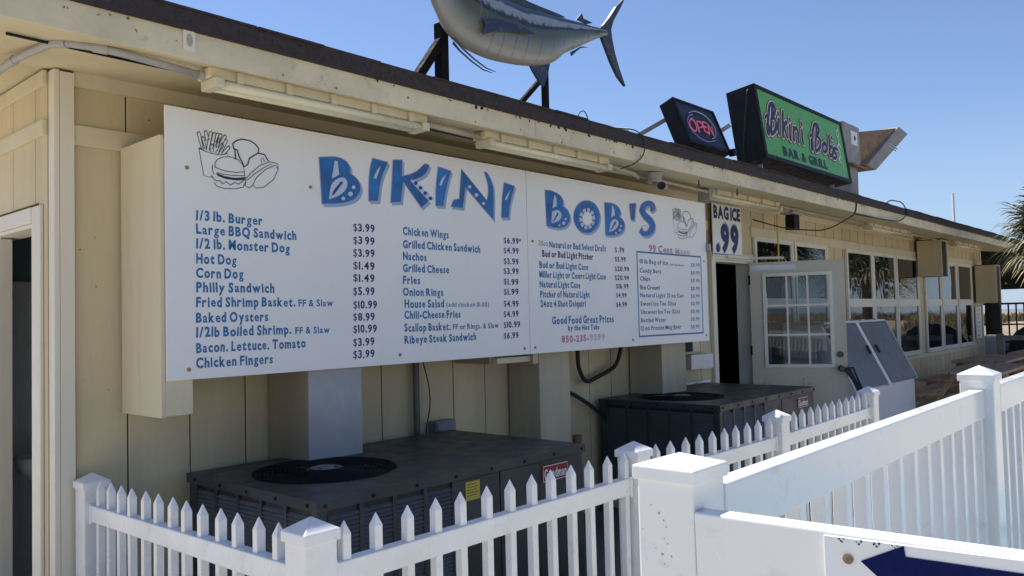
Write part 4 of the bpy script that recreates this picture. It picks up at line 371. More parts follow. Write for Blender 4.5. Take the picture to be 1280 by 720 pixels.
# interior behind the front door
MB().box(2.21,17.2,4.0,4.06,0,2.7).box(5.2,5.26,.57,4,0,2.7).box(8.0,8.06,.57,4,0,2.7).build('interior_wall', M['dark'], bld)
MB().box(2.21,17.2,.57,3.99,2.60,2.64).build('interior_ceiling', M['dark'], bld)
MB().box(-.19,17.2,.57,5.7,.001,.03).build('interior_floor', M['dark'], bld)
MB().box(-.296,17.3,5.8,5.9,0,2.75).box(17.2,17.3,.565,5.8,0,2.75).build('rear_wall', M['beige'], bld)
# soffit, fascia, roof
XL, XR = -.78, 17.75
sf = MB().add([(XL,-.40,soff(-.40)),(XR,-.40,soff(-.40)),(XR,.50,soff(.50)+.0),(XL,.50,soff(.50))], [(0,3,2,1)]).add([(XL,.50,soff(.5)),(-.2,.50,soff(.5)),(-.2,6.2,soff(.5)),(XL,6.2,soff(.5))], [(0,3,2,1)]).build('soffit', M['soffit'], bld, fix=False)
fa = MB()
xs = [XL,2.05,4.49,6.93,9.37,11.8,14.2,XR]
fas = None
for i, (a, b) in enumerate(zip(xs[:-1], xs[1:])):
    mb = MB().box(a+.0015,b-.0015,-.42,-.40,2.618+(i%2)*.003,2.735); mb.build('fascia_board', M['fascia'], bld, bevel=.002)
MB().box(XL-.02,XL,-.42,6.2,2.62,2.735).build('fascia_board', M['fascia'], bld, bevel=.002)
MB().box(XL,XR,-.399,-.36,2.632,2.70).build('eave_beam', M['soffit'], bld, bevel=.002)
RS = .085
rf = MB().add([(XL-.03,-.425,2.738),(XR,-.425,2.738),(XR,6.3,2.738+.4),(XL-.03,6.3,2.738+.4),(XL-.03,-.425,2.80),(XR,-.425,2.80),(XR,3,2.80+3.425*RS),(XL-.03,3,2.80+3.425*RS),(XR,6.3,2.85),(XL-.03,6.3,2.85)],
  [(0,1,5,4),(4,5,6,7),(7,6,8,9),(1,8,6,5),(0,4,7,9),(0,9,8,1)])
roof = rf.build('roof', M['roof'], bld)
rs = random.Random(5); x = XL-.03; shm = MB().box(0,.332,-.0,.34,0,.010).mesh('shingle', M['roofedge'])
drip = MB().box(XL-.035,XR,-.440,-.4215,2.728,2.806).build('drip_edge', M['roofedge'], bld)
while x < XR-.2:
    o = link('shingle', shm, roof, 0, 1, (x, -.446+rs.uniform(-.006,.006), 2.803+rs.uniform(-.002,.005))); o.rotation_euler = (math.atan(RS)*1.0, 0, 0); x += .336
# second roof beyond and pergola are things of their own (below)
# windows
for a, b in WINS:
    z0, z1 = WZ; zm = 1.652
    fm = MB().box(a-.045,a,.405,.4385,z0-.045,z1+.03).box(b,b+.045,.405,.4385,z0-.045,z1+.03).box(a,b,.405,.4385,z1,z1+.03).box(a-.0,b+.0,.385,.4385,z0-.045,z0).box(a,b,.40,.4385,zm-.035,zm+.035)
    wn = fm.build('window', M['frame'], bld, bevel=.002)
    for q0, q1 in ((z0,zm-.035),(zm+.035,z1)):
        MB().box(a+.0,b-.0,.424,.4350,q0,q1).build('pane', M['wglass'], wn)
        MB().box(a,a+.022,.412,.4235,q0,q1).box(b-.022,b,.412,.4235,q0,q1).box(a+.022,b-.022,.412,.4235,q0,q0+.022).box(a+.022,b-.022,.412,.4235,q1-.022,q1).build('sash', M['frame'], wn)
# front door frame and open leaf
a, b, zt = DOOR
MB().box(a-.075,a,.40,.4385,0,zt+.0).box(b,b+.05,.40,.4385,0,zt).box(a-.075,b+.05,.395,.4385,zt,zt+.075).build('door_trim', M['cream'], bld, bevel=.003)
MB().box(a,a+.02,.41,.57,0,zt-.001).box(b-.02,b,.41,.57,0,zt-.001).box(a+.02,b-.02,.41,.57,zt-.022,zt-.001).build('door_jamb', M['frame'], bld)
MB().box(a,b,.38,.57,.03,.05).build('threshold', M['galv'], bld)
H = Vector((6.52,.385,0)); E_ = Vector((6.90,-.475,0)); U = (E_-H).normalized(); W = (E_-H).length; Nd = Vector((U.y,-U.x,0))   # leaf normal
if Nd.dot(Vector((-1,-.4,0))) < 0: Nd = -Nd
fd = FR(H+Vector((0,0,0)), U, (0,0,1), Nd)
def dbox(mb, u0, u1, z0, z1, n0, n1):
    return mb.prism([(u0,z0),(u1,z0),(u1,z1),(u0,z1)], n0, n1, fd)
GU0, GU1, GZ0, GZ1 = .175*W, .835*W, 1.0, 1.93
lf = MB(); dbox(lf,0,GU0,.06,2.085,-.04,0); dbox(lf,GU1,W,.06,2.085,-.04,0); dbox(lf,GU0,GU1,.06,GZ0,-.04,0); dbox(lf,GU0,GU1,GZ1,2.085,-.04,0)
leaf = lf.build('open_door', M['door'], bld)
mt_ = MB(); fw = .035
dbox(mt_,GU0-fw,GU0,GZ0-fw,GZ1+fw,.001,.014); dbox(mt_,GU1,GU1+fw,GZ0-fw,GZ1+fw,.001,.014); dbox(mt_,GU0,GU1,GZ0-fw,GZ0,.001,.014); dbox(mt_,GU0,GU1,GZ1,GZ1+fw,.001,.014)
mt_.build('glazing_frame', M['frame'], leaf, bevel=.002)
for i in (1,2):
    u = GU0+(GU1-GU0)*i/3; dbox(MB(),u-.010,u+.010,GZ0,GZ1,-.012,.010).build('muntin', M['frame'], leaf)
    z = GZ0+(GZ1-GZ0)*i/3; dbox(MB(),GU0,GU1,z-.010,z+.010,-.011,.009).build('muntin', M['frame'], leaf)
for i in range(3):
    for j in range(3):
        u = GU0+(GU1-GU0)*i/3; v = GZ0+(GZ1-GZ0)*j/3
        dbox(MB(),u+.011,u+(GU1-GU0)/3-.011,v+.011,v+(GZ1-GZ0)/3-.011,-.022,-.018).build('pane', M['glass'], leaf)
dbox(MB(),.01*W,.50*W,2.0,2.055,.001,.006).build('weather_strip', M['galv'], leaf)
for u0, u1 in ((.13,.46),(.54,.87)):
    mb = MB(); dbox(mb,u0*W,u1*W,.25,.86,.001,.008); mb.build('door_panel', M['door'], leaf, bevel=.005)
    mb = MB(); dbox(mb,u0*W+.05,u1*W-.05,.30,.81,.009,.016); mb.build('door_panel', M['door'], leaf, bevel=.005)
def dp(u, z, n): return H+U*u+Vector((0,0,z))+Nd*n
MB().tube([dp(.93*W,1.10,.001),dp(.93*W,1.10,.02)], .032, 16).build('deadbolt', M['bronze'], leaf, smooth=False)
kb = MB().tube([dp(.93*W,.955,.001),dp(.93*W,.955,.02),dp(.93*W,.955,.045),dp(.93*W,.955,.07),dp(.93*W,.955,.08)], [.032,.016,.016,.03,.018], 16).build('knob', M['bronze'], leaf)
for z in (.35,1.15,1.9): MB().tube([(6.525,.39,z-.05),(6.525,.39,z+.05)], .012, 8).build('hinge', M['black'], leaf)
MB().bar(dp(.0,2.13,.05), dp(.35,2.12,.10), .03, .025).bar((6.0,.375,2.135),(6.5,.375,2.135),.03,.03).build('door_closer', M['frame'], leaf)
rg = random.Random(9); st = MB()
for k in range(3):
    p0 = dp(.93*W,.955,.05); st.tube([p0, p0+U*(.05+.03*k)+Vector((0,0,-.03+.02*k)), p0+U*(.12+.03*k)+Vector((0,0,-.14-.02*k)), p0+U*(.17+.035*k)+Vector((0,0,-.30)), p0+U*(.14+.03*k)+Vector((0,0,-.40-.03*k))], .011, 8)
tag(st.build('door_strap', M['rubber']), 'black rubber strap looped over the knob of the open glass-paned door', 'strap')
# columns / sign cabinets standing behind the boards
def col(x0, x1, y0, z0, z1, m1, label, name='support_column'):
    c = MB().box(x0,x1,y0,.4195,z0,z1).build(name, m1, bevel=.003); return tag(c, label, 'column')
cb = thing('sign_cabinet', 'flat beige boxed wooden bracket holding the left end of the big menu sign', 'bracket', (0,.43,1.16))
MB().box(-.018,0,.012,.4170,1.155,2.40).build('side_board', M['beige2'], cb, bevel=.002)
MB().box(.0005,.125,.012,.03,1.16,2.39).build('front_board', M['beige2'], cb, bevel=.002)
MB().box(.0005,.125,.031,.4165,1.157,1.175).build('bottom_board', M['beige2'], cb, bevel=.002)
c2 = thing('support_column', 'boxed column faced with a bare blue-grey metal sheet behind the rear of the nearer cooling unit', 'column', (.92,.3,0))
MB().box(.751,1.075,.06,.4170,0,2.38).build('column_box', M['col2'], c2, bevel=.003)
MB().box(.756,1.092,.052,.0585,0,2.36).build('metal_sheet', M['sheet'], c2)
MB().box(1.078,1.098,.062,.2,0,2.36).build('torn_flashing', M['galv'], c2)
c3 = col(2.683,3.024,.133,0,2.38,M['col'],'stained beige boxed column under the gap between the two sign boards')
c4 = col(4.233,4.625,.099,0,2.38,M['col'],'stained beige boxed column under the right menu board behind the farther cooling unit')
for p0, nm in (((.0,0,0),'a'),): pass
br = thing('wooden_bracket', 'short open wooden box bracket poking out below the joint of the menu boards', 'bracket', (2.3,.3,1.26))
MB().box(2.18,2.55,.06,.10,1.262,1.30).build('rail', M['beige2'], br, bevel=.002)
MB().box(2.15,2.195,.10,.4165,1.262,1.4).build('side_board', M['col'], br, bevel=.002)
MB().box(2.50,2.555,.03,.0595,1.245,1.6).build('front_board', M['col'], br, bevel=.002)
MB().box(2.5,2.553,.0605,.4165,1.245,1.6).build('side_board', M['col'], br, bevel=.002)
def soften(pts, lim=62):
    for it in range(2):
        out = []; n = len(pts)
        for i in range(n):
            a, b, c = Vector(pts[i-1]), Vector(pts[i]), Vector(pts[(i+1)%n]); t_ = (b-a).angle(c-b, 0) if (b-a).length > 1e-6 and (c-b).length > 1e-6 else 0
            if R(6) < t_ < R(lim): out += [tuple(b+(a-b)*.25), tuple(b+(c-b)*.25)]
            else: out.append(tuple(b))
        pts = out
    return pts
# ================================================================ MENU SIGNS
ZB = 1.3145; FS = FR((0,0,0)); W8 = 2.438
sg1 = thing('menu_board', 'larger left white menu board headed with the first blue word and burger drawing', 'sign', (1.22,0,ZB))
sg2 = thing('menu_board', 'right white menu board with the blue-framed 99 cent list and second blue word', 'sign', (3.66,0,ZB))
for sg, x0 in ((sg1,0.0),(sg2,W8)):
    MB().box(x0+.002,x0+W8-.002,.0,.0095,ZB,ZB+1.219).build('board', M['sign'], sg, bevel=.001, seg=1)
    MB().box(x0+.006,x0+W8-.006,.010,.018,ZB+.004,ZB+1.214).build('backing', M['signedge'], sg)
for rw in D['rows']:
    pan, kind, text, x, z, wd, h, c = rw
    mb = MB(); bold = .012 if h < .03 else ((.030 if h > .032 else .012) if kind == 'price' else (.040 if h > .035 else .026))
    write(mb, text, x, z-.002+(.012 if text in ('99 Cent','Menu') else 0), h*(1.0 if kind == 'heading' else (1.1 if kind == 'price' else 1.02)), wd, .0012, FS, bold, .05, .115, .24 if kind != 'price' else .2)
    mb.build(kind, M[c], (sg1,sg2)[pan], fix=False)
DX, DZ = .013, -.013
k = 0
layers = {}
for pan, kind, pts in D['big']:
    sg = (sg1,sg2)[pan]; pts = soften(pts)
    if kind == 'body':
        # one lettering part: drop print, outline and fill
        mb = MB(); mb.flat([(x+DX,z+DZ) for x,z in outset(pts,.004)], .0008, FS); mb.build('letter_shadow_print', M['shade'], sg, fix=False)
        mb = MB(); mb.flat(outset(pts,.0048), .0014, FS); mb.build('letter_outline', M['pink'], sg, fix=False)
        mb = MB(); mb.flat(pts, .0020, FS); mb.build('big_letter', M['body'], sg, fix=False)
    else:
        mt2 = {'pale':M['pale'],'ink':M['inkd'],'white':M['sign'],'pink':M['p']}[kind]; of = {'pale':.0026,'ink':.0032,'white':.0036,'pink':.0026}[kind]
        key = (pan, kind); layers.setdefault(key, []).append((pts, of, mt2))
for (pan, kind), L_ in layers.items():
    for pts, of, mt2 in L_: MB().flat(pts, of, FS).build('letter_detail', mt2, (sg1,sg2)[pan], fix=False)
for pan, kind, pts in D['swirl']: MB().ribbon(pts, .004, .0028, FS).build('letter_swirl', M['p'], sg2, fix=False)
(x0,z0),(x1,z1),(x2,z2),(x3,z3) = D['box99']; x0, x1, zt, zb = 3.75, 4.764, 2.045, 1.394
MB().ribbon([(x0,zb),(x0,zt)], .013, .0010, FS, False).ribbon([(x1,zb),(x1,zt)], .013, .0010, FS, False).ribbon([(x0-.0065,zt+.0065),(x1+.0065,zt+.0065)], .013, .0011, FS, False).ribbon([(x0-.0065,zb-.0065),(x1+.0065,zb-.0065)], .013, .0011, FS, False).build('list_frame', M['b'], sg2, fix=False)
mn, mx_, lo, hi = D['art2map']
for which in (0,1):
    groups = {}
    for i, (kk, pts) in enumerate(D['art']):
        if which: pts = [(lo[0]+(p[0]-mn[0])/(mx_[0]-mn[0])*(hi[0]-lo[0]), lo[1]+(p[1]-mn[1])/(mx_[1]-mn[1])*(hi[1]-lo[1])) for p in pts]
        wdt = {'k':.0034,'K':.0062,'t':.0055}[kk]
        groups.setdefault('t' if kk == 't' else 'k', MB()).ribbon(pts, wdt, .0009+i*.00005, FS)
    for kk, mb in groups.items(): mb.build('food_drawing', M[kk], (sg1,sg2)[which], fix=False)
scr = MB().lathe((0,0,0), [(.009,0),(.009,-.004),(.004,-.006)], 10, 'y').mesh('screw', M['bolt'])
for sg, L_ in ((sg1,[(.10,.95),(.10,.045),(.75,.93),(1.32,.05),(2.36,.75),(2.38,.04)]),(sg2,[(.05,.75),(.05,.04),(2.38,.7),(2.38,.05),(1.22,.05)])):
    bx = 0 if sg is sg1 else W8
    for u, v in L_: link('screw', scr, sg, 0, 1, (bx+u, -.0002, ZB+v))
# ================================================================ OTHER WALL SIGNS
bi = thing('ice_price_sign', 'small white and blue sign over the doorway giving the price of bagged ice', 'sign', (6.03,.38,2.13))
MB().box(5.712,6.343,.372,.38,2.135,2.66).build('board', M['sign'], bi, bevel=.001)
fb = FR((0,.3715,0)); mb = MB(); write(mb,'BAG ICE',5.735,2.58,.125,.585,.001,fb,.055,0,.035,.2); mb.build('lettering', M['n'], bi, fix=False)
mb = MB(); write(mb,'.99',5.775,2.335,.27,.50,.001,fb,.075,0,.06); mb.build('drop_print', M['shade'], bi, fix=False)
mb = MB(); write(mb,'.99',5.765,2.325,.27,.50,.002,fb,.055,0,.08); mb.build('price', M['n'], bi, fix=False)
mb = MB().ribbon([(5.725,2.15),(6.33,2.15)],.012,.001,fb,False); mb.build('border', M['b'], bi, fix=False)
MB().box(5.80,5.86,.38,.416,2.2,2.6).build('batten', M['beige2'], bi)
ic = thing('ice_cream_label', 'little white label with blue writing low on the wall beside the front doorway', 'sign', (5.3,.39,.85))
MB().box(5.12,5.62,.405,.4165,.80,.905).build('plate', M['sign'], ic)
fi = FR((0,.4048,0)); mb = MB(); write(mb,'Ice Cream',5.15,.855,.07,.44,.001,fi,.05,.03); mb.build('lettering', M['n'], ic, fix=False)
nb = thing('notice_box', 'small pale grey wall box under the right end of the menu board', 'box', (5.35,.36,1.05))
MB().box(5.13,5.36,.33,.4165,1.03,1.17).build('body', M['galv'], nb, bevel=.003)
MB().box(5.362,5.60,.355,.4165,1.025,1.165).build('cover', M['chest'], nb, bevel=.003)
hs = thing('serving_hatch', 'small dark open hatch with a wooden ledge under the right menu board', 'hatch', (5.2,.4,1.25))
MB().box(4.95,5.28,.40,.416,1.20,1.6).build('opening', M['dark'], hs)
MB().box(5.285,5.42,.395,.4165,1.19,1.7).build('jamb', M['beige2'], hs, bevel=.002); MB().box(4.93,5.283,.37,.4165,1.175,1.198).build('ledge', M['col'], hs, bevel=.002)
vs_ = thing('strip_sign', 'narrow white strip sign with small print on the far corner of the wall', 'sign', (16.75,.40,.9))
MB().box(16.62,17.02,.398,.4165,.93,1.56).build('plate', M['sign'], vs_)
mb = MB(); fv = FR((0,.3975,0))
for i in range(7): write(mb, 'OUTDOOR'[i], 16.68+.02*(i%2), 1.5-i*.085, .06, .2, .001, fv, .02)
mb.build('lettering', M['g'], vs_, fix=False)
# ================================================================ COOLING UNITS
def ac_unit():
    t_ = thing('cooling_unit', 'nearer dark grey rooftop-style cooling unit with a yellow sticker behind the pickets', 'air conditioner', (1.11,-.23,0), 'grey packaged cooling units behind the picket fence')
    x0, x1, y0, y1, zt = .245, 1.975, -.755, .29, .805
    MB().box(x0+.01,x1-.01,y0+.01,y1-.01,.06,zt).build('cabinet', M['acdark'], t_)
    # outer skin posts and solid panels
    parts('corner_post', M['ac'], t_, [(x0,x0+.045,y0,y0+.045,.06,zt),(x1-.045,x1,y0,y0+.045,.06,zt),(x0,x0+.045,y1-.045,y1,.06,zt)], bevel=.003)
    MB().box(1.000,1.30,y0,y0+.009,.06,zt-.002).build('access_panel', M['ac'], t_, bevel=.002)
    MB().box(1.305,1.60,y0-.003,y0+.009,.06,zt-.002).build('access_panel', M['ac'], t_, bevel=.002)
    MB().box(1.605,1.929,y0,y0+.009,.06,zt-.002).build('access_panel', M['ac'], t_, bevel=.002)
    MB().box(1.33,1.40,y0-.012,y0-.0035,.45,.6).build('panel_handle', M['acdark'], t_, bevel=.003)
    MB().box(x0-.02,x1+.02,y0-.02,y1+.02,0,.06).build('pad', M['concrete'], t_, bevel=.004)
    # louvre grilles, joined slats per bay
    def bay(ax, a, b):
        mb = MB(); z = .12
        while z < zt-.028:
            if ax == 'x': mb.add([(a,y0-.002,z),(b,y0-.002,z),(b,y0+.008,z+.013),(a,y0+.008,z+.013),(a,y0-.002,z-.002),(b,y0-.002,z-.002)], [(0,1,2,3),(4,5,1,0)])
            else: mb.add([(x0-.002,a,z),(x0-.002,b,z),(x0+.008,b,z+.013),(x0+.008,a,z+.013),(x0-.002,a,z-.002),(x0-.002,b,z-.002)], [(0,1,2,3),(4,5,1,0)])
            z += .018
        mb.build('louvre_bay', M['acl'], t_, fix=False)
        if ax == 'x': MB().box(b,b+.02,y0-.003,y0+.008,.06,zt-.001).build('grille_mullion', M['ac'], t_)
        else: MB().box(x0-.003,x0+.008,b,b+.02,.06,zt-.001).build('grille_mullion', M['ac'], t_)
    for i in range(4): a = x0+.05+i*.176; bay('x', a, a+.155)
    for i in range(5): a = y0+.05+i*.19; bay('y', a, a+.165)
    # top pan with round fan opening
    cx, cy, rad = .675, -.20, .335; mb = MB(); n = 48; o = []; X0_, X1_, Y0_, Y1_ = x0-.012, x1+.012, y0-.012, y1+.012
    ring = [(cx+rad*math.cos(2*math.pi*i/n), cy+rad*math.sin(2*math.pi*i/n)) for i in range(n)]
    sq = []
    for i in range(n):
        c_, s_ = math.cos(2*math.pi*i/n), math.sin(2*math.pi*i/n); tx = ((X1_-cx)/c_ if c_ > 0 else (X0_-cx)/c_) if abs(c_) > 1e-6 else 1e9; ty = ((Y1_-cy)/s_ if s_ > 0 else (Y0_-cy)/s_) if abs(s_) > 1e-6 else 1e9
        t0 = min(tx, ty); sq.append((cx+c_*t0, cy+s_*t0))
    ang = [math.atan2(q[1]-cy, q[0]-cx) % (2*math.pi) for q in [(X1_,Y1_),(X0_,Y1_),(X0_,Y0_),(X1_,Y0_)]]
    for q in [(X1_,Y1_),(X0_,Y1_),(X0_,Y0_),(X1_,Y0_)]:
        a = math.atan2(q[1]-cy, q[0]-cx) % (2*math.pi); i = min(range(n), key=lambda i: min(abs(2*math.pi*i/n-a), 2*math.pi-abs(2*math.pi*i/n-a))); sq[i] = q
    mb.add([(x,y,.85) for x,y in ring]+[(x,y,.85) for x,y in sq], [(i,(i+1)%n,(i+1)%n+n,i+n) for i in range(n)])
    mb.add([(x,y,.85) for x,y in ring]+[(x,y,.80) for x,y in ring], [(i,i+n,(i+1)%n+n,(i+1)%n) for i in range(n)])
    mb.add([(X0_,Y0_,.85),(X1_,Y0_,.85),(X1_,Y1_,.85),(X0_,Y1_,.85),(X0_,Y0_,.807),(X1_,Y0_,.807),(X1_,Y1_,.807),(X0_,Y1_,.807)], [(0,4,5,1),(1,5,6,2),(2,6,7,3),(3,7,4,0)])
    mb.build('top_pan', M['ac'], t_, fix=False)
    mb = MB().add([(cx+rad*math.cos(2*math.pi*i/n), cy+rad*math.sin(2*math.pi*i/n), .8065) for i in range(n)], [tuple(range(n))]); mb.build('fan_well', M['dark'], t_, fix=False)
    mb = MB()
    for i in range(16):
        r_ = .06+i*.0185; mb.tube([(cx+r_*math.cos(2*math.pi*j/36), cy+r_*math.sin(2*math.pi*j/36), .862-.010*(r_/.34)**2) for j in range(37)], .0022, 4, False)
    for j in range(6):
        a = j*math.pi/3+.2; mb.tube([(cx+.05*math.cos(a), cy+.05*math.sin(a), .858),(cx+.345*math.cos(a), cy+.345*math.sin(a), .850)], .003, 5)
    mb.build('fan_guard', M['black'], t_, fix=False)
    MB().lathe((cx,cy,.850), [(.085,0),(.085,.008),(.06,.016),(.02,.017)], 24).build('guard_cap', M['boxgrey'], t_)
    for j in range(4): MB().lathe((cx+.058*math.cos(j*1.57+.5),cy+.058*math.sin(j*1.57+.5),.8665), [(.010,0),(.010,.002)], 8).build('cap_bolt', M['black'], t_)
    fb_ = MB()
    for j in range(4):
        a = j*math.pi/2; pts = [(.05,-.03),(.3,-.10),(.31,.06),(.05,.04)]
        fb_.add([(cx+u*math.cos(a)-v*math.sin(a), cy+u*math.sin(a)+v*math.cos(a), .815+(v+.03)*.12) for u, v in pts], [(0,1,2,3)])
    fb_.build('fan_blade', M['acdark'], t_, fix=False)
    sm = MB().lathe((0,0,0), [(.008,0),(.008,-.004)], 8, 'y').mesh('screw', M['black'])
    for i in range(8): link('screw', sm, t_, 0, 1, (x0+.03+i*.24, Y0_-.0005, .828))
    sm2 = MB().lathe((0,0,0), [(.008,0),(.008,-.004)], 8, 'x').mesh('screw', M['black'])
    for i in range(5): link('screw', sm2, t_, 0, 1, (X0_-.0005, y0+.05+i*.23, .828))
    bd = MB(); ff = FR((0,y0,0)); bw = [(1.622,.700),(1.630,.692),(1.830,.692),(1.838,.700),(1.838,.772),(1.830,.780),(1.630,.780),(1.622,.772)]
    bdo = MB().prism(outset(bw,.0), .001, .006, ff).build('badge', M['red'], t_, bevel=.002)
    mb = MB(); write(mb, 'Goodman', 1.636, .735, .050, .188, .0075, ff, .035, 0, .08); mb.build('badge_lettering', M['white'], t_, fix=False)
    mb = MB().ribbon([(1.628,.697),(1.832,.697),(1.832,.775),(1.628,.775),(1.628,.697)],.004,.0072,ff,False); mb.build('badge_border', M['white'], t_, fix=False)
    st_ = MB().prism([(1.065,.70),(1.16,.70),(1.16,.788),(1.065,.788)], .001, .002, ff).build('yellow_sticker', M['yellow'], t_)
    mb = MB()
    for i in range(5): mb.ribbon([(1.072,.775-i*.013),(1.14+.01*(i%2),.775-i*.013)],.003,.0026,ff,False)
    mb.build('sticker_print', M['k'], t_, fix=False)
    return t_
ac = ac_unit(); ac2 = copy_tree(ac); ac2.location = (1.11+3.475, -.23+.075, .040)
ac2['label'] = 'farther dark grey cooling unit standing in front of the open glass-paned door'; ac2['group'] = ac['group']
for ch in list(ac2.children):
    if ch.name.split('.')[0] in ('yellow_sticker','sticker_print'): bpy.data.objects.remove(ch)
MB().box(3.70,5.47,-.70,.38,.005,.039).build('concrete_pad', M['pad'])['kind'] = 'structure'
struct(MB().box(-.20,6.9,-1.52,.415,.0015,.004).build('bounce_cut_slab', M['pad']))  # unseen dark slab, added to cut light bounced onto the lower wall
# ================================================================ WHITE PICKET FENCE
pf = thing('picket_fence', 'low white vinyl picket fence enclosing the two grey cooling units', 'fence', (1.9,-1.56,0))
def post(parent, x, y, zt, s, ov, mname, zbase=0, capz=None, bev=.004, rot=0):
    # square sleeve and pyramid cap
    c = capz or s*.35; ov2 = s/2+ov
    def rt(vs): 
        ca, sa = math.cos(rot), math.sin(rot); return [(x+(vx*ca-vy*sa), y+(vx*sa+vy*ca), vz) for vx, vy, vz in vs]
    b_ = MB().box(-s/2,s/2,-s/2,s/2,zbase,zt-c-.02); b_.v = rt(b_.v); p = b_.build('post', M[mname], parent, bevel=bev, seg=3)
    h_ = .03 if s < .12 else .028; z1 = zt-c; k_ = MB().add([(-ov2,-ov2,z1-h_),(ov2,-ov2,z1-h_),(ov2,ov2,z1-h_),(-ov2,ov2,z1-h_),(-ov2,-ov2,z1),(ov2,-ov2,z1),(ov2,ov2,z1),(-ov2,ov2,z1),(0,0,zt)],
        [(0,3,2,1),(0,1,5,4),(1,2,6,5),(2,3,7,6),(3,0,4,7),(4,5,8),(5,6,8),(6,7,8),(7,4,8)]); k_.v = rt(k_.v); k_.build('post_cap', M[mname], p, bevel=.003, seg=2)
    return p
P0, P1, P2, P3, P4 = (-.185,.335), (-.327,-1.557), (1.274,-1.56), (2.645,-1.585), (4.20,-1.56)
PZ = [.915, 1.02, 1.022, 1.02, 1.025]
for (x, y), z in zip((P0,P1,P2,P3,P4), PZ): post(pf, x, y, z, .102, .008, 'vinyl')
PKM = MB().add([(-.0145,-.0145,0),(.0145,-.0145,0),(.0145,.0145,0),(-.0145,.0145,0),(-.0145,-.0145,.925),(.0145,-.0145,.925),(.0145,.0145,.925),(-.0145,.0145,.925),(0,-.0145,.965),(0,.0145,.965)],
    [(0,3,2,1),(0,1,5,8,4),(1,2,6,5),(2,3,7,9,6),(3,0,4,7),(5,6,9,8),(7,4,8,9)]).mesh('picket', M['vinyl'])
PKM2 = MB().add([(-.0145,-.0145,0),(.0145,-.0145,0),(.0145,.0145,0),(-.0145,.0145,0),(-.0145,-.0145,.925),(.0145,-.0145,.925),(.0145,.0145,.925),(-.0145,.0145,.925),(0,0,.965)],
    [(0,3,2,1),(0,1,5,4),(1,2,6,5),(2,3,7,6),(3,0,4,7),(4,5,8),(5,6,8),(6,7,8),(7,4,8)]).mesh('picket', M['vinyl'])
def run(A, B, za, zb, step, off, ztop=.99):
    a = Vector((*A,0)); b = Vector((*B,0)); d_ = (b-a); L_ = d_.length; d_.normalize(); rot = math.atan2(d_.y, d_.x); e = .052
    for z0, z1 in ((.808,.878),(.12,.19)):
        p, q = a+d_*e, b-d_*e; cen = (z0+z1)/2; rl = MB().bar(p+Vector((0,0,cen+za)), q+Vector((0,0,cen+zb)), .045, z1-z0); rl.build('rail', M['vinyl'], pf, bevel=.004)
        if z0 > .5:
            for P_, sgn, zz in ((p,1,za),(q,-1,zb)):
                MB().bar(P_+Vector((0,0,cen+zz)), P_+d_*sgn*.018+Vector((0,0,cen+zz)), .057, .084).build('rail_bracket', M['vinyl'], pf, bevel=.003)
    s_ = off
    while s_ < L_-.07:
        p = a+d_*s_; t_ = s_/L_; o = link('picket', PKM2, pf, .0015, 1, (p.x, p.y, .025+za*(1-t_)+zb*t_)); o.rotation_euler = (random.uniform(-.004,.004), random.uniform(-.004,.004), rot+random.uniform(-.02,.02)); s_ += step
run(P1, P2, 0, 0, .1173, .112); run(P2, P3, 0, 0, .1225, .17); run(P3, P4, 0, .004, .122, .12); run(P0, P1, -.098, -.002, .1335, .115)
# ================================================================ BIG WHITE RAILING AROUND THE RAMP
vr = thing('ramp_railing', 'tall white vinyl railing with square capped posts in the right foreground', 'railing', (.6,-2.8,0))
b0, b1, b2 = (-.176,-2.633), (2.246,-2.662), (4.70,-2.672)
post(vr, *b0, 1.272, .127, .0065, 'vinyl2', capz=.022, bev=.006)
post(vr, *b1, 1.305, .127, .0065, 'vinyl2', capz=.035, bev=.006)
post(vr, *b2, 1.315, .127, .0065, 'vinyl2', capz=.035, bev=.006)
def rail(a, b, za, zb, wd, h, nm='top_rail'): MB().bar((a[0],a[1],za-h/2),(b[0],b[1],zb-h/2),wd,h).build(nm, M['vinyl2'], vr, bevel=.005, seg=3)
rail((b0[0]+.0635,-2.672),(b1[0]-.0635,-2.664),1.205,1.207,.052,.118); rail((b1[0]+.0635,-2.70),(b2[0]-.0635,-2.70),1.222,1.225,.052,.118)
rail((b0[0]+.0635,-2.672),(b1[0]-.0635,-2.664),.20,.20,.05,.11,'bottom_rail'); rail((b1[0]+.0635,-2.70),(b2[0]-.0635,-2.70),.20,.20,.05,.11,'bottom_rail')
bal = MB().box(-.019,.019,-.019,.019,.15,1.12).mesh('baluster', M['vinyl2'])
x = b0[0]+.166
while x < 4.6:
    if not (b1[0]-.09 < x < b1[0]+.09): link('baluster', bal, vr, .002, 1, (x, -2.670 if x < b1[0] else -2.70, 0))
    x += .153
nx0 = b0[0]-.0015
e0, e1 = Vector((-.216,b0[1]-.0635,1.173)), Vector((-.196,-4.5,1.20))
rail(e0, e1, e0.z, e1.z, .046, .124); rail(e0, e1, .2, .2, .046, .11, 'bottom_rail')
dd = (e1-e0).normalized(); s_ = .12
while s_ < 1.7:
    p = e0+dd*s_; link('baluster', bal, vr, .002, 1, (p.x, p.y, 0)); s_ += .153
post(vr, e1.x, e1.y-.0635, 1.272, .127, .0065, 'vinyl2', capz=.022, bev=.006)
asg = thing('arrow_sign', 'white sign plate with a navy arrow screwed to the inner face of the front railing', 'sign', (-.25,-3.3,1.1))
nn = Vector((dd.y,-dd.x,0)).normalized(); nn = nn if nn.x < 0 else -nn
fa_ = FR(Vector((e0.x,e0.y,0)), Vector((dd.x,dd.y,0)), (0,0,1), nn)
def onp(y, z): return ((y-e0.y)/dd.y, z)
pl = [onp(-2.945,1.170),onp(-3.75,1.193),onp(-3.75,.93),onp(-2.945,.91)]
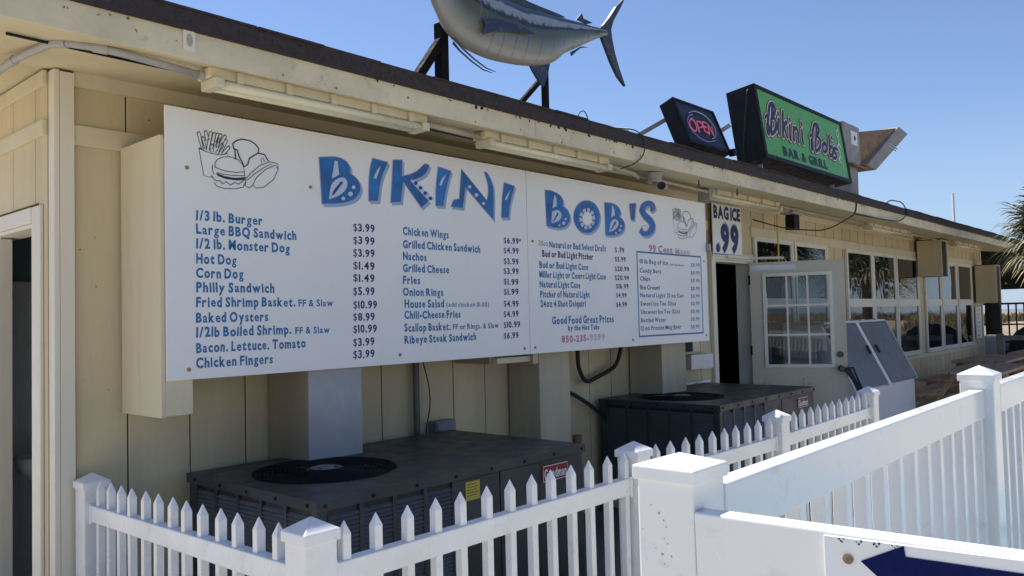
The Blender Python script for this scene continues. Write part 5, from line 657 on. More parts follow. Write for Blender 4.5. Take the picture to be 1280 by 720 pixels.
MB().prism(pl, .0245, .032, fa_).build('plate', M['sign'], asg, bevel=.002)
ar = [onp(y,z) for y,z in ((-3.006,1.137),(-3.074,1.173),(-3.076,1.156),(-3.55,1.166),(-3.55,1.100),(-3.076,1.100),(-3.074,1.083))]
MB().flat(ar, .0335, fa_).build('arrow', M['arrow'], asg, fix=False)
for q in (onp(-2.986,1.137),onp(-3.7,1.137)):
    O_ = fa_[0]+fa_[1]*q[0]+fa_[2]*q[1]; MB().tube([O_+nn*.0325,O_+nn*.035,O_+nn*.036],[.0085,.0085,.003],12).build('screw', M['rust'], asg)
struct(MB().box(-.9,6.0,-5.2,-2.60,.001,.06).build('ramp_bounce_floor', M['bluebounce'], bevel=.003))  # floor below the view, added in blue to bounce onto the railing faces
def marks(parent, fr, off, spots, mt_, nm='scuff_mark', sz=.006, seed=1):
    rg = random.Random(seed); mb = MB()
    for k, (u, v) in enumerate(spots):
        n = rg.randint(5,7); e = rg.uniform(.35,1); th = rg.uniform(0,3.1); r_ = sz*rg.uniform(.5,1.2); P = []
        for i in range(n):
            a = 2*math.pi*i/n; q = (math.cos(a)*r_*rg.uniform(.6,1.2), math.sin(a)*r_*e*rg.uniform(.5,1.1)); P.append((u+q[0]*math.cos(th)-q[1]*math.sin(th), v+q[0]*math.sin(th)+q[1]*math.cos(th)))
        mb.add([fr[0]+fr[1]*p[0]+fr[2]*p[1]+fr[3]*off for p in P], [tuple(range(n))])
    o = mb.build(nm, mt_, parent, fix=False); o['kind'] = 'stuff'; return o
fpx = FR((b0[0]-.0635,0,0),(0,-1,0),(0,0,1),(-1,0,0))
marks(vr, fpx, .0006, [(2.602,1.174),(2.63,1.147),(2.635,1.135),(2.63,1.112),(2.637,1.103),(2.625,1.081),(2.629,1.063),(2.665,1.049),(2.58,1.123),(2.61,1.09),(2.645,1.08),(2.62,1.16),(2.64,1.02),(2.60,.98)], M['g'], sz=.0028, seed=4)
marks(asg, fa_, .0327, [onp(-2.972+dx*.004,z) for dx, z in ((0,1.168),(-1,1.164),(-2,1.169),(-7,1.167),(-8,1.164),(-9,1.169),(-14,1.168),(-15,1.165),(-16,1.170),(-21,1.170),(-22,1.167),(-23,1.171))], M['k'], 'torn_tape_mark', .0035, 6)
rgk = random.Random(12)
marks(front, FR((0,.4393,0)), .0006, [(-.181,1.32),(-.153,1.212),(-.125,1.974),(-.192,1.915),(-.123,1.747),(.718,2.542),(-.069,1.267)]+[(rgk.uniform(.1,17),rgk.choice([.3,.9,1.2,2.55,2.6,2.68])+rgk.uniform(-.05,.05)) for _ in range(150)], M['k'], 'nail_mark', .005, 8)
marks(bld, FR((0,-.4201,0)), .0008, [(-.556,2.70),(-.439,2.704),(-.399,2.714),(-.332,2.717),(-.545,2.699),(-.303,2.679)]+[(rgk.uniform(-.5,16),rgk.uniform(2.63,2.725)) for _ in range(110)], M['rust'], 'paint_chip', .009, 9)
marks(bld, FR((0,-.4202,0)), .0014, [(rgk.uniform(.2,16),2.722+rgk.uniform(-.006,.006)) for _ in range(90)], M['roofedge'], 'paint_chip', .016, 10)
# ================================================================ ICE CHEST
ch = thing('ice_chest', 'white outdoor ice chest with two slanted grey lids standing past the open door', 'ice chest', (8.28,0,0))
x0, x1, yb, yf, yt, zf, zt = 7.25, 9.30, .36, -.44, -.08, .67, 1.40
def slab(x0, x1, n0, n1, a, b):   # on the slanted front between fraction a (bottom) and b (top)
    p = Vector((0,yf,zf)); q = Vector((0,yt,zt)); d_ = q-p; n_ = Vector((0,-d_.z,d_.y)).normalized(); A = p+d_*a; B = p+d_*b
    return MB().add([(x0,*(A+n_*n0)[1:]),(x1,*(A+n_*n0)[1:]),(x1,*(B+n_*n0)[1:]),(x0,*(B+n_*n0)[1:]),(x0,*(A+n_*n1)[1:]),(x1,*(A+n_*n1)[1:]),(x1,*(B+n_*n1)[1:]),(x0,*(B+n_*n1)[1:])],
        [(0,3,2,1),(4,5,6,7),(0,1,5,4),(1,2,6,5),(2,3,7,6),(3,0,4,7)])
bo = MB(); pr = [(yf,.05),(yf,zf),(yt,zt),(yb,zt),(yb,.05)]
bo.add([(x0,a,b) for a,b in pr]+[(x1,a,b) for a,b in pr], [(0,1,2,3,4),(9,8,7,6,5)]+[(i,i+5,(i+1)%5+5,(i+1)%5) for i in range(5)])
bo.build('body', M['chest'], ch, bevel=.01, seg=3)
MB().box(x0,x1,-.40,.33,0,.049).build('base', M['black'], ch)
for a, b, hx in ((x0+.03,8.19,8.11),(8.33,x1-.03,8.42)):
    ld = slab(a,b,.001,.045,.02,.97).build('lid', M['chestdoor'], ch, bevel=.006)
    slab(hx-.018,hx+.018,.046,.070,.48,.61).build('handle', M['bronze'], ld, bevel=.005)
slab(8.20,8.30,.001,.042,.0,1.0).build('centre_strip', M['chest'], ch)
for xx in (x0+.4,8.0,8.5,x1-.3): MB().box(xx-.04,xx+.04,-.115,-.06,1.431,1.442).build('hinge', M['galv'], ch, bevel=.002)
slab(x1-.028,x1+.006,.001,.05,.0,1.0).build('edge_trim', M['galv'], ch, bevel=.002)
marks(ch, FR((0,yf,0)), .0006, [(random.uniform(7.4,9.2),random.uniform(.15,.62)) for _ in range(26)], M['g'], 'scuff_mark', .010, 15)
MB().box(x0-.01,x1+.01,-.12,.36,1.401,1.43).build('top_trim', M['galv'], ch, bevel=.004)
# ================================================================ EAVE FITTINGS
fxl = ['fluorescent fixture nearest the corner, above the burger drawing','fluorescent fixture above the joint between the two menu boards','fluorescent fixture above the bagged ice price sign','far fluorescent fixture over the big windows','farthest fluorescent fixture beside the hanging screen cabinet']
for (x, y, L_), lb in zip(((0.03,-.30,1.22),(1.73,-.265,1.24),(4.88,.0,1.5),(9.2,.03,1.75),(13.5,.05,1.8)), fxl):
    zc = soff(y)-.004; fx = thing('light_fixture', lb, 'light', (x+L_/2,y,zc), 'long fluorescent fixtures under the eave')
    MB().box(x,x+L_,y-.045,y+.06,zc-.045,zc).build('housing', M['fixture'], fx, bevel=.006)
    parts('lamp_holder', M['fixture'], fx, [(x+.01,x+.055,y-.075,y+.05,zc-.088,zc-.046),(x+L_-.055,x+L_-.01,y-.075,y+.05,zc-.088,zc-.046)], bevel=.006)
    for yy in (y-.045,y+.02): MB().tube([(x+.056,yy,zc-.068),(x+L_-.056,yy,zc-.068)], .019, 12).build('tube', M['tube'], fx, smooth=True)
    for i in range(5): MB().box(x+.12+i*(L_-.26)/4,x+.15+i*(L_-.26)/4,y-.062,y-.0455,zc-.052,zc-.005).build('clip', M['fixture'], fx, bevel=.002)
def pipe(label, pts, r, mt_, name='conduit', cat='pipe', coup=()):
    t_ = thing(name, label, cat, pts[0])
    # round the corners
    P = [Vector(p) for p in pts]; out = [P[0]]
    for i in range(1, len(P)-1):
        a, b, c = P[i-1], P[i], P[i+1]; l = min((a-b).length, (c-b).length)*.45; s = b+(a-b).normalized()*l; e = b+(c-b).normalized()*l
        for k in range(5): t0 = k/4; out.append(s*(1-t0)**2+b*2*t0*(1-t0)+e*t0**2)
    out.append(P[-1]); MB().tube(out, r, 12).build('pipe', M[mt_], t_, smooth=True)
    for c in coup:
        i = c; d_ = (out[min(i+1,len(out)-1)]-out[max(i-1,0)]).normalized(); MB().tube([out[i]-d_*.025,out[i]+d_*.025], r*1.25, 12).build('coupling', M[mt_], t_)
    return t_
pipe('bent grey conduit wrapping under the roof corner at top left', [(-.56,.52,2.62),(-.53,.22,2.665),(-.505,-.20,2.645),(-.34,-.30,2.622),(.03,-.295,2.602)], .0155, 'pipe', coup=(0,3,8,12,16))
pipe('thin dark rod clipped to the soffit behind the corner conduit', [(-.66,-.150,2.648),(-.3,-.145,2.648),(.06,-.150,2.647)], .006, 'black', 'rod', 'rod')
pipe('pale painted conduit linking the first two fluorescent fixtures', [(1.25,-.29,2.607),(1.74,-.26,2.607)], .017, 'pipe2', coup=(0,1))
pipe('painted conduit running from the second fixture to the round junction box', [(2.97,-.26,2.607),(3.45,-.20,2.60),(3.60,-.13,2.60)], .015, 'pipe2', coup=(0,))
pipe('upper painted conduit running along the eave behind the junction box', [(3.0,-.12,2.615),(3.9,-.10,2.625),(4.86,-.04,2.63),(5.0,.0,2.62)], .013, 'pipe2', coup=(0,3))
pipe('dark conduit hugging the soffit above the first menu board', [(1.2,-.16,2.625),(2.2,-.15,2.627),(3.0,-.12,2.615)], .010, 'rubber')
pipe('thin conduit running along the eave above the windows', [(6.55,.02,2.655),(7.9,.05,2.66),(9.2,.04,2.66)], .012, 'pipe2', coup=(0,))
pipe('thin conduit running to the farthest fixture', [(10.95,.04,2.655),(12.4,.1,2.66),(13.5,.06,2.66)], .012, 'pipe2', coup=(0,))
jb = thing('junction_box', 'round grey junction box with an open conduit elbow above the right menu board', 'junction box', (3.72,-.20,2.64))
MB().lathe((3.72,-.20,2.565), [(.05,0),(.055,.01),(.055,.05),(.062,.055),(.062,.075)], 20).build('box', M['pipe'], jb)
MB().tube([(3.72,-.20,2.57),(3.70,-.23,2.54),(3.64,-.29,2.52),(3.60,-.33,2.515)], .024, 14).build('elbow', M['pipe'], jb, smooth=True)
MB().tube([(3.605,-.325,2.5155),(3.592,-.34,2.513)], .030, 14).build('open_end', M['black'], jb)
MB().tube([(3.77,-.19,2.56),(3.93,-.17,2.56)], .020, 12).build('spur', M['pipe'], jb)
j2 = thing('junction_box', 'square grey junction box at the left end of the third fixture', 'junction box', (4.92,0,2.6))
MB().box(4.86,4.99,-.06,.06,2.555,2.66).build('box', M['pipe'], j2, bevel=.004); MB().tube([(4.99,-.03,2.60),(5.03,-.03,2.60)], .018, 10).build('hub', M['pipe'], j2)
for (x, y), lb in (((4.30,-.26),'rusty eye hook in the soffit, left of the pair above the sign end'),((4.98,-.26),'rusty eye hook in the soffit, right of the pair above the sign end')):
    z = soff(y); hk = MB().tube([(x,y,z),(x,y,z-.03)], .005, 6); hk.tube([(x+.014*math.cos(a),y,z-.044+.014*math.sin(a)) for a in [2*math.pi*i/12+math.pi/2 for i in range(13)]], .004, 6); tag(hk.build('eye_hook', M['rubber']), lb, 'hook', 'eye hooks under the eave')
vp = thing('wall_outlet_plate', 'small cream metal plate with an oval hole screwed to the fascia near the corner', 'plate', (-.09,-.43,2.68))
ffp = FR((0,-.4205,0)); MB().prism([(-.115,2.645),(-.075,2.645),(-.07,2.65),(-.07,2.725),(-.075,2.735),(-.115,2.735),(-.12,2.73),(-.12,2.65)], 0, .006, ffp).build('plate', M['cream'], vp, bevel=.001)
MB().prism([(-.095+.013*math.cos(a),2.69+.026*math.sin(a)) for a in [2*math.pi*i/14 for i in range(14)]], .0065, .008, ffp).build('opening', M['pipe2'], vp)
eb = thing('electrical_box', 'small grey metal electrical box on the wall under the left menu board', 'electrical box', (2.0,.40,.85))
MB().box(1.905,2.08,.35,.4165,.78,.905).build('box', M['boxgrey'], eb, bevel=.004); MB().box(1.915,2.07,.343,.3495,.79,.895).build('cover', M['boxgrey'], eb, bevel=.002)
pipe('slim vertical conduit with a loose black wire beside the small grey electrical box', [(1.78,.395,1.55),(1.78,.395,.55)], .019, 'pipe3', coup=(0,))
pipe('loose black wire hanging beside the vertical conduit', [(1.80,.37,1.35),(1.86,.36,1.15),(1.87,.36,1.0),(1.83,.37,.86),(1.84,.37,.7)], .004, 'rubber', 'wire', 'cable')
pipe('thick black hose looping out below the right menu board', [(3.424,.36,1.5),(3.424,.36,1.15),(3.52,.36,1.03),(3.65,.36,1.06),(3.78,.36,1.09),(3.95,.36,1.14),(4.03,.36,1.3),(4.03,.37,1.5)], .017, 'rubber', 'hose', 'hose')
pipe('black hose sloping down to the farther cooling unit', [(3.1,.36,1.02),(3.3,.36,.98),(3.5,.36,.89),(3.75,.34,.74),(3.8,.25,.5)], .016, 'rubber', 'hose', 'hose')
pipe('old brown pipe rising between the two cooling units', [(3.35,.33,0),(3.35,.33,.62)], .03, 'rust', coup=(0,1))
pipe('black cable draped over the roof edge above the second fixture', [(3.00,-.30,2.86),(3.12,-.44,2.84),(3.20,-.455,2.77),(3.20,-.44,2.67),(3.10,-.43,2.60),(3.02,-.36,2.565)], .004, 'rubber', 'cable', 'cable')
pipe('thin black wire loop sticking up from the roof behind the fish', [(2.62,-.30,2.80),(2.64,-.30,2.90),(2.70,-.30,2.93),(2.74,-.30,2.89),(2.745,-.30,2.80)], .0035, 'rubber', 'wire_loop', 'cable')
pipe('black cable swagging under the eave above the front windows', [(6.15,.15,2.50),(6.6,.0,2.42),(7.2,-.2,2.42),(7.45,-.43,2.60),(7.50,-.43,2.74)], .007, 'rubber', 'cable', 'cable')
pipe('black cable looping over the roof edge beyond the green sign', [(7.45,-.43,2.60),(8.3,-.46,2.60),(8.9,-.46,2.62),(9.25,-.46,2.74),(9.2,-.42,2.89),(8.9,-.36,2.90),(8.8,-.30,2.82)], .007, 'rubber', 'cable', 'cable')
cbx = thing('camera_box', 'small black box hanging from the soffit over the open door', 'box', (6.95,.1,2.55))
MB().box(6.88,7.02,.02,.12,2.44,2.60).build('body', M['black'], cbx, bevel=.005); MB().box(6.80,7.08,.0,.14,2.602,2.625).build('mount', M['pipe'], cbx); MB().bar((6.93,.07,2.62),(6.93,.07,soff(.07)),.03,.03).build('stem', M['pipe'], cbx)
tag(MB().tube([(6.85,.2,2.62),(6.86,.2,2.06)], .010, 8).build('yellow_rod', M['yellow']), 'thin yellow rod hanging down in front of the transom windows', 'rod')
hb = thing('sign_clamp', 'small dark metal clamp gripping the right edge of the right menu board', 'clamp', (4.93,0,2.3))
MB().bar((4.87,-.02,2.12),(5.05,.1,2.20),.02,.02).bar((4.88,-.02,2.10),(4.88,-.02,2.17),.03,.03).build('arm', M['pipe'], hb)
# ================================================================ OUTDOOR SCREEN CABINETS
for x0, x1, y0, z0, z1, lb in ((12.70,13.06,.02,2.07,2.66,'beige plywood screen cabinet hung under the eave between the window groups'),(16.60,16.98,.015,1.63,2.38,'beige plywood screen cabinet at the far corner beside the dark pergola')):
    tv = thing('screen_cabinet', lb, 'cabinet', ((x0+x1)/2,.2,z0), 'plywood screen cabinets on the front wall')
    MB().box(x0,x0+.02,y0,.385,z0,z1).build('side_board', M['beige'], tv, bevel=.002); MB().box(x1-.02,x1,y0,.385,z0,z1).build('side_board', M['beige'], tv, bevel=.002)
    MB().box(x0+.021,x1-.021,y0+.001,.384,z1-.02,z1-.001).build('top_board', M['beige'], tv); MB().box(x0+.021,x1-.021,y0+.001,.384,z0+.001,z0+.02).build('bottom_board', M['darkwood'], tv)
    MB().box(x0+.021,x1-.021,y0+.02,y0+.05,z0+.021,z1-.021).build('screen', M['black'], tv); MB().box(x0-.012,x1+.012,y0-.015,.384,z1+.001,z1+.012).build('trim', M['darkwood'], tv)
# ================================================================ FISH
fish = thing('fish_sculpture', 'large painted fibreglass billfish mounted on black posts on the roof', 'sculpture', (2.0,-.15,2.84))
import bisect
fp = D['fish']; sp_ = []
def cr(a, b, c, d_, t_): return .5*((2*b)+(-a+c)*t_+(2*a-5*b+4*c-d_)*t_*t_+(-a+3*b-3*c+d_)*t_**3)
for i in range(len(fp)-1):
    a, b, c, e = fp[max(i-1,0)], fp[i], fp[i+1], fp[min(i+2,len(fp)-1)]
    for k in range(26): sp_.append(tuple(cr(a[q], b[q], c[q], e[q], k/26) for q in range(3)))
sp_.append(fp[-1]); NR = 84; vs = []; fs = []; cols = []
stx = D['stripes']
def lerp(a, b, t_): t_ = max(0, min(1, t_)); return tuple(a[i]*(1-t_)+b[i]*t_ for i in range(3))
for i, (x, z, h) in enumerate(sp_):
    j0, j1 = max(i-1,0), min(i+1,len(sp_)-1); d_ = Vector((sp_[j1][0]-sp_[j0][0], sp_[j1][1]-sp_[j0][1])).normalized(); nrm = Vector((d_.y,-d_.x))
    if nrm.y < 0 : nrm = -nrm
    # normal should point to the fish's back
    h = max(h, .004); wid = h*(.42 if h > .04 else .8)
    for j in range(NR):
        a = 2*math.pi*j/NR; cu, su = math.cos(a), math.sin(a)
        px, pz = x+nrm.x*h*su, z+nrm.y*h*su; py = -.15-wid*cu*(1-.12*su)
        vs.append((px, py, pz))
        v = su+.20+.10*(vn(px*9, pz*9)-.5); navy=(.014,.018,.024); grn=(.078,.088,.042); grey=(.18,.185,.15); crm=(.33,.29,.24)
        wn_ = vn(px*38+3, pz*60)*.6+vn(px*90, pz*130)*.4
        if v > .86: c = lerp(navy,(.05,.07,.09),wn_)
        elif v > .52: c = lerp((.03,.04,.055),(.27,.29,.30),(wn_-.42+(v-.52)*1.6)*6)
        elif v > .40: c = navy
        elif v > .10: c = lerp(grn, navy, (v-.34)/.06)
        elif v > -.30: c = lerp(grey, grn, (v+.30)/.40)
        elif v > -.55: c = lerp((.25,.25,.225), grey, (v+.55)/.25)
        else: c = lerp(crm, (.25,.25,.225), (v+.95)/.40)
        if -.72 < v < .5:
            for sx_, sz_ in stx:
                xx = sx_+(pz-sz_)*.16+.0; 
                if abs(px-xx) < .0048: c = lerp(c, (.03,.07,.17), .85 if v > -.3 else .5)
        # gill and mouth lines
        if abs(math.hypot(px-1.66,(pz-3.42)*.8)-.14) < .006 and px > 1.68 and v < .5: c = lerp(c,(.15,.14,.12),.7)
        cols.append(c)
k_ = len(sp_)
fs = [(i*NR+j, i*NR+(j+1)%NR, (i+1)*NR+(j+1)%NR, (i+1)*NR+j) for i in range(k_-1) for j in range(NR)]+[tuple(range(NR)), tuple((k_-1)*NR+j for j in range(NR))]
fm = bpy.data.materials.new('fish_paint'); t, b = nodes(fm); at = t.nodes.new('ShaderNodeVertexColor'); at.layer_name = 'Col'; t.links.new(at.outputs[0], b.inputs['Base Color']); b.inputs['Roughness'].default_value = .3; b.inputs['Coat Weight'].default_value = .3
mbf = MB(); mbf.v = vs; mbf.f = fs; fo = mbf.build('fish_body', fm, fish, smooth=True); me = fo.data
ca = me.color_attributes.new('Col', 'FLOAT_COLOR', 'POINT')
for i, c in enumerate(cols): ca.data[i].color = (*c, 1)
M['finblue'] = mat('fin_navy', (.022,.032,.065), .35, .3, 12, 0, 0, .45, (.30,.32,.35), dscale=14)
M['findark'] = mat('fin_dark', (.03,.035,.045), .35, .4, 12, 0, 0, .5, (.35,.35,.33), dscale=16)
ffs = FR((0,-.15,0))
for nme, half, mtl in (('tail_fin',.012,'findark'),('dorsal_fin',.006,'findark'),('second_dorsal_fin',.004,'findark'),('finlet',.004,'findark'),('anal_fin',.006,'finblue')):
    MB().prism(D['fins'][nme], -half, half, ffs).build(nme, M[mtl], fish, bevel=.0015)
pp = D['fins']['pectoral_fin']; mb = MB(); n_ = len(pp); xr_ = max(p[0] for p in pp); xl_ = min(p[0] for p in pp)
MB().prism(pp, .108, .116, ffs).build('pectoral_fin', M['finblue'], fish, bevel=.002)
vf = D['fins']['ventral_filament']; MB().tube([(p[0],-.17,p[1]) for i, p in enumerate(vf)], [.008,.006,.005,.004,.002], 6).tube([(p[0]+.012*(4-i)/4,-.14,p[1]-.008*(4-i)/4) for i, p in enumerate(vf)], [.008,.006,.005,.004,.002], 6).build('ventral_fin', M['findark'], fish)
ex, ez = D['eye'][0]; MB().lathe((ex+.03,-.205,ez-.02), [(.022,0),(.018,-.012),(.008,-.016)], 16, 'y').build('eye', M['black'], fish)
MB().bar((1.69,.0,2.80),(1.69,.0,3.33),.062,.062).build('post', M['stand'], fish, bevel=.002)
MB().bar((1.40,.0,2.84),(1.68,.0,3.22),.052,.052).build('brace', M['stand'], fish, bevel=.002)
MB().bar((2.665,.0,2.80),(2.665,.0,3.32),.030,.05).build('post', M['stand'], fish, bevel=.002)
MB().bar((2.27,.0,2.86),(2.65,.0,3.21),.032,.032).build('brace', M['stand'], fish, bevel=.002)
for x in (1.69,2.665): MB().box(x-.07,x+.07,-.06,.06,2.85,2.87).build('foot_plate', M['stand'], fish)
# ================================================================ ROOF SIGNS
tg = math.atan2(.101,.731); VG = Vector((0,math.sin(tg),math.cos(tg))); NG = Vector((0,-math.cos(tg),math.sin(tg)))
og_ = FR((0,-.1,3.106), (1,0,0), VG, NG)
gs = thing('green_bar_sign', 'green lit-box sign with swirly navy and pink lettering on the roof', 'sign', (7.1,0,2.85))
gx0, gx1, gz0, gz1 = 5.945, 8.335, -.030, .735; dep = .30
MB().prism([(gx0,gz0),(gx1,gz0),(gx1,gz1),(gx0,gz1)], -dep, -.012, og_).build('cabinet', M['black'], gs, bevel=.004)
fr_ = MB(); 
for q in (((gx0,gz0),(gx1,gz0+.045)),((gx0,gz1-.04),(gx1,gz1)),((gx0,gz0+.0455),(gx0+.055,gz1-.0405)),((gx1-.055,gz0+.0455),(gx1,gz1-.0405))):
    (a0,c0),(a1,c1) = q; fr_.prism([(a0,c0),(a1,c0),(a1,c1),(a0,c1)], -.011, .006, og_)
fr_.build('frame', M['black'], gs, bevel=.003)
MB().prism([(gx0+.056,gz0+.046),(gx1-.056,gz0+.046),(gx1-.056,gz1-.041),(gx0+.056,gz1-.041)], -.011, -.003, og_).build('sign_face', M['green'], gs)
for w_, mm, o_, nm in ((.143,'greenbrown',.0000,'lettering_rim'),(.118,'greenpink',.0020,'lettering_outline'),(.070,'greennavy',.0048,'lettering')):
    mb = MB()
    for i, (kk, pts) in enumerate(D['gst']):
        if i == 16: mb.build(nm, M[mm], gs, fix=False); mb = MB()
        P = pts
        if len(P) == 2 and (Vector(P[0])-Vector(P[1])).length < .05: P = [P[0], (P[0][0]+.002,P[0][1]-.012)]
        else:
            # smooth the stroke
            Q = []
            for j in range(len(P)-1):
                a4 = (P[max(j-1,0)],P[j],P[j+1],P[min(j+2,len(P)-1)])
                for s4 in range(4): Q.append(tuple(cr(a4[0][q],a4[1][q],a4[2][q],a4[3][q],s4/4) for q in (0,1)))
            P = Q+[P[-1]]
        ww = w_ + (.055 if kk == 2 else 0)
        if (Vector(P[0])-Vector(P[-1])).length < .13 and len(P) < 4: ww = w_*1.05
        if i in (5,21): ww = w_*.7
        mb.ribbon(P, ww*.62, o_+i*.00004, og_)
    mb.build(nm, M[mm], gs, fix=False)
mb = MB(); write(mb, 'BAR & GRILL', 6.41, .105, .098, 1.20, .001, og_, .045, 0, .10, .32); mb.build('tagline', M['greennavy'], gs, fix=False)
mb = MB()
for i, pts in enumerate(D['logo']): mb.ribbon(pts, .022 if i in (1,2) else .012, .001+i*.0001, og_)
mb.build('figure_emblem', M['white'], gs, fix=False)
def onroof(x, y): return (x, y, 2.80+(y+.425)*RS+.01)
for x in (6.15,8.1):
    MB().bar(onroof(x,.05),(x,.05,3.10),.05,.012).build('leg', M['galv'], gs)
for x in (5.9,7.9):
    MB().bar(onroof(x-.30,1.1),(x,.24,3.45),.035,.035).build('brace', M['rustgrey'], gs)
MB().tube([(5.935,.05,3.78),(5.90,.05,3.75),(5.91,.08,3.5),(5.93,.12,3.2),(5.99,.1,2.92)], .006, 6).build('power_cable', M['rubber'], gs)
MB().tube([(5.75,-.2,2.84),(5.9,-.25,2.86),(6.05,-.22,2.85),(6.2,-.15,2.86),(6.0,-.1,2.87)], .035, 8).build('cable_bundle', M['rubber'], gs)
# OPEN sign
to = math.atan2(.163,.41); VO = Vector((0,math.sin(to),math.cos(to))); NO = Vector((0,-math.cos(to),math.sin(to))); oo = FR((0,-.1,3.01),(1,0,0),VO,NO)
os_ = thing('open_sign', 'dark tilted window-style sign with a pink neon word in an oval on the roof', 'sign', (4.85,0,2.85))
ox0, ox1, oz0, oz1 = 4.478, 5.215, .0, .452
MB().prism([(ox0,oz0),(ox1,oz0),(ox1,oz1),(ox0,oz1)], -.14, -.010, oo).build('cabinet', M['black'], os_, bevel=.004)
fr_ = MB()
for q in (((ox0,oz0),(ox1,oz0+.03)),((ox0,oz1-.022),(ox1,oz1)),((ox0,oz0+.0305),(ox0+.03,oz1-.0225)),((ox1-.03,oz0+.0305),(ox1,oz1-.0225))):
    (a0,c0),(a1,c1) = q; fr_.prism([(a0,c0),(a1,c0),(a1,c1),(a0,c1)], -.0095, .006, oo)
fr_.build('frame', M['black'], os_, bevel=.002)
MB().prism([(ox0+.031,oz0+.031),(ox1-.031,oz0+.031),(ox1-.031,oz1-.023),(ox0+.031,oz1-.023)], -.0095, -.003, oo).build('sign_face', M['navyface'], os_)
for kk, pts in D['neon']:
    Q = [oo[0]+oo[1]*p[0]+oo[2]*p[1]+oo[3]*.012 for p in pts]
    if kk != 'r' or len(pts) > 6:
        S_ = []
        for j in range(len(Q)-1):
            a4 = (Q[max(j-1,0)],Q[j],Q[j+1],Q[min(j+2,len(Q)-1)])
            for s4 in range(4): S_.append(Vector([cr(a4[0][q],a4[1][q],a4[2][q],a4[3][q],s4/4) for q in range(3)]))
        Q = S_+[Q[-1]]
    MB().tube(Q, .0062 if kk == 'r' else .005, 8).build('neon_tube', M['neon'+kk], os_, smooth=True)
for a, b in (((4.35,.95,0),(4.60,.14,3.30)),((4.60,.35,0),(4.72,.02,3.02)),((4.95,.25,0),(4.84,.05,3.02)),((5.22,.25,0),(5.08,.03,3.02))):
    MB().bar(onroof(a[0],a[1]), b, .03, .03).build('leg', M['rustgrey'], os_)
MB().lathe((5.13,-.13,3.00), [(.035,0),(.035,-.05),(.02,-.055)], 16, 'y').build('knob', M['black'], os_)
# twin lamp on the roof
sp2 = thing('security_lamp', 'small white twin lamp lying on the roof edge between the fish and the open sign', 'lamp', (2.98,-.25,2.83))
MB().box(2.90,3.13,-.30,-.20,2.825,2.855).build('base', M['chest'], sp2, bevel=.008); MB().box(2.94,3.05,-.28,-.22,2.857,2.885).build('mount', M['chest'], sp2, bevel=.006)
MB().tube([(3.05,-.27,2.855),(3.16,-.33,2.85)], [.022,.032], 12).build('head', M['chest'], sp2)
# rusty floodlight
fl = thing('roof_floodlight', 'rusty hooded floodlight on a grey box and post behind the green sign', 'floodlight', (9.5,.3,2.9))
MB().box(9.14,9.42,.18,.44,2.85,3.46).build('post', M['rustgrey'], fl, bevel=.006)
MB().box(8.83,9.44,.15,.56,3.46,3.97).build('gear_box', M['rustgrey'], fl, bevel=.01)
MB().box(9.08,9.30,.13,.1495,3.70,3.88).build('cover_plate', M['chest'], fl, bevel=.004)
MB().lathe((9.19,.126,3.79), [(.03,0),(.03,-.004)], 12, 'y').build('plug', M['rust'], fl)
MB().box(9.10,9.62,.12,.60,3.425,3.459).build('mount_flange', M['rust'], fl, bevel=.003)
ya, yb2 = .17, .54; yc, yd = .10, .62
hd = MB().add([(9.441,ya,3.92),(9.441,yb2,3.92),(9.441,yb2,3.49),(9.441,ya,3.49),(10.94,yc,4.20),(10.94,yd,4.20),(9.52,yd,3.47),(9.52,yc,3.47)],
   [(0,1,5,4),(1,2,6,5),(2,3,7,6),(3,0,4,7),(0,3,2,1)]); hd.build('hood', M['rust'], fl)
MB().add([(10.94,yc-.02,4.22),(10.94,yd+.02,4.22),(9.50,yd+.02,3.475),(9.50,yc-.02,3.475),(11.38,yc-.02,4.18),(11.38,yd+.02,4.18),(9.85,yd+.02,3.45),(9.85,yc-.02,3.45)],
   [(0,1,2,3),(4,7,6,5),(0,4,5,1),(1,5,6,2),(2,6,7,3),(3,7,4,0)]).build('lens_frame', M['rustgrey'], fl, bevel=.008)
for dx in (0,.07): MB().bar((10.32+dx,yc-.026,3.86+dx*.5),(10.72+dx,yc-.026,3.83+dx*.5),.012,.014).build('clip', M['galv'], fl)
# antenna
tag(MB().tube([(26.5,3,2.8),(26.5,3,5.15)], [.05,.035], 8).build('antenna_mast', M['chest']), 'thin white antenna mast rising beyond the roofline', 'antenna')
# ================================================================ PATIO BEYOND
dk = thing('timber_deck', 'raised dark timber deck with black railing beyond the far corner of the bar', 'deck', (20.5,0,0))
MB().box(18.0,24.3,-.6,5.0,.02,.62).build('platform', M['darkwood'], dk)
def deckrail(ax, c, a, b):
    z0, z1, zm = .72, 1.62, 1.13
    for z, h in ((z1,.045),(zm,.035),(z0,.05)):
        if ax == 'x': MB().box(c-.04,c+.04,a,b,z-h/2,z+h/2).build('rail', M['darkwood'], dk)
        else: MB().box(a,b,c-.04,c+.04,z-h/2,z+h/2).build('rail', M['darkwood'], dk)
    v = a+.08; bm_ = MB().box(-.015,.015,-.015,.015,z0,z1).mesh('baluster', M['darkwood'])
    while v < b: link('baluster', bm_, dk, 0, 1, (c,v,0) if ax == 'x' else (v,c,0)); v += .158
deckrail('x', 20.4, -.5, 2.6); deckrail('y', -.5, 20.45, 24.2)
for x, y in ((20.4,.93),(20.4,-.5),(20.4,2.6),(24.2,-.5)): MB().box(x-.07,x+.07,y-.07,y+.07,.62,1.70 if x < 24 else 2.3).build('post', M['darkwood'], dk)
pg = thing('pergola_roof', 'dark slatted pergola roof standing over the far deck', 'pergola', (20.7,0,0))
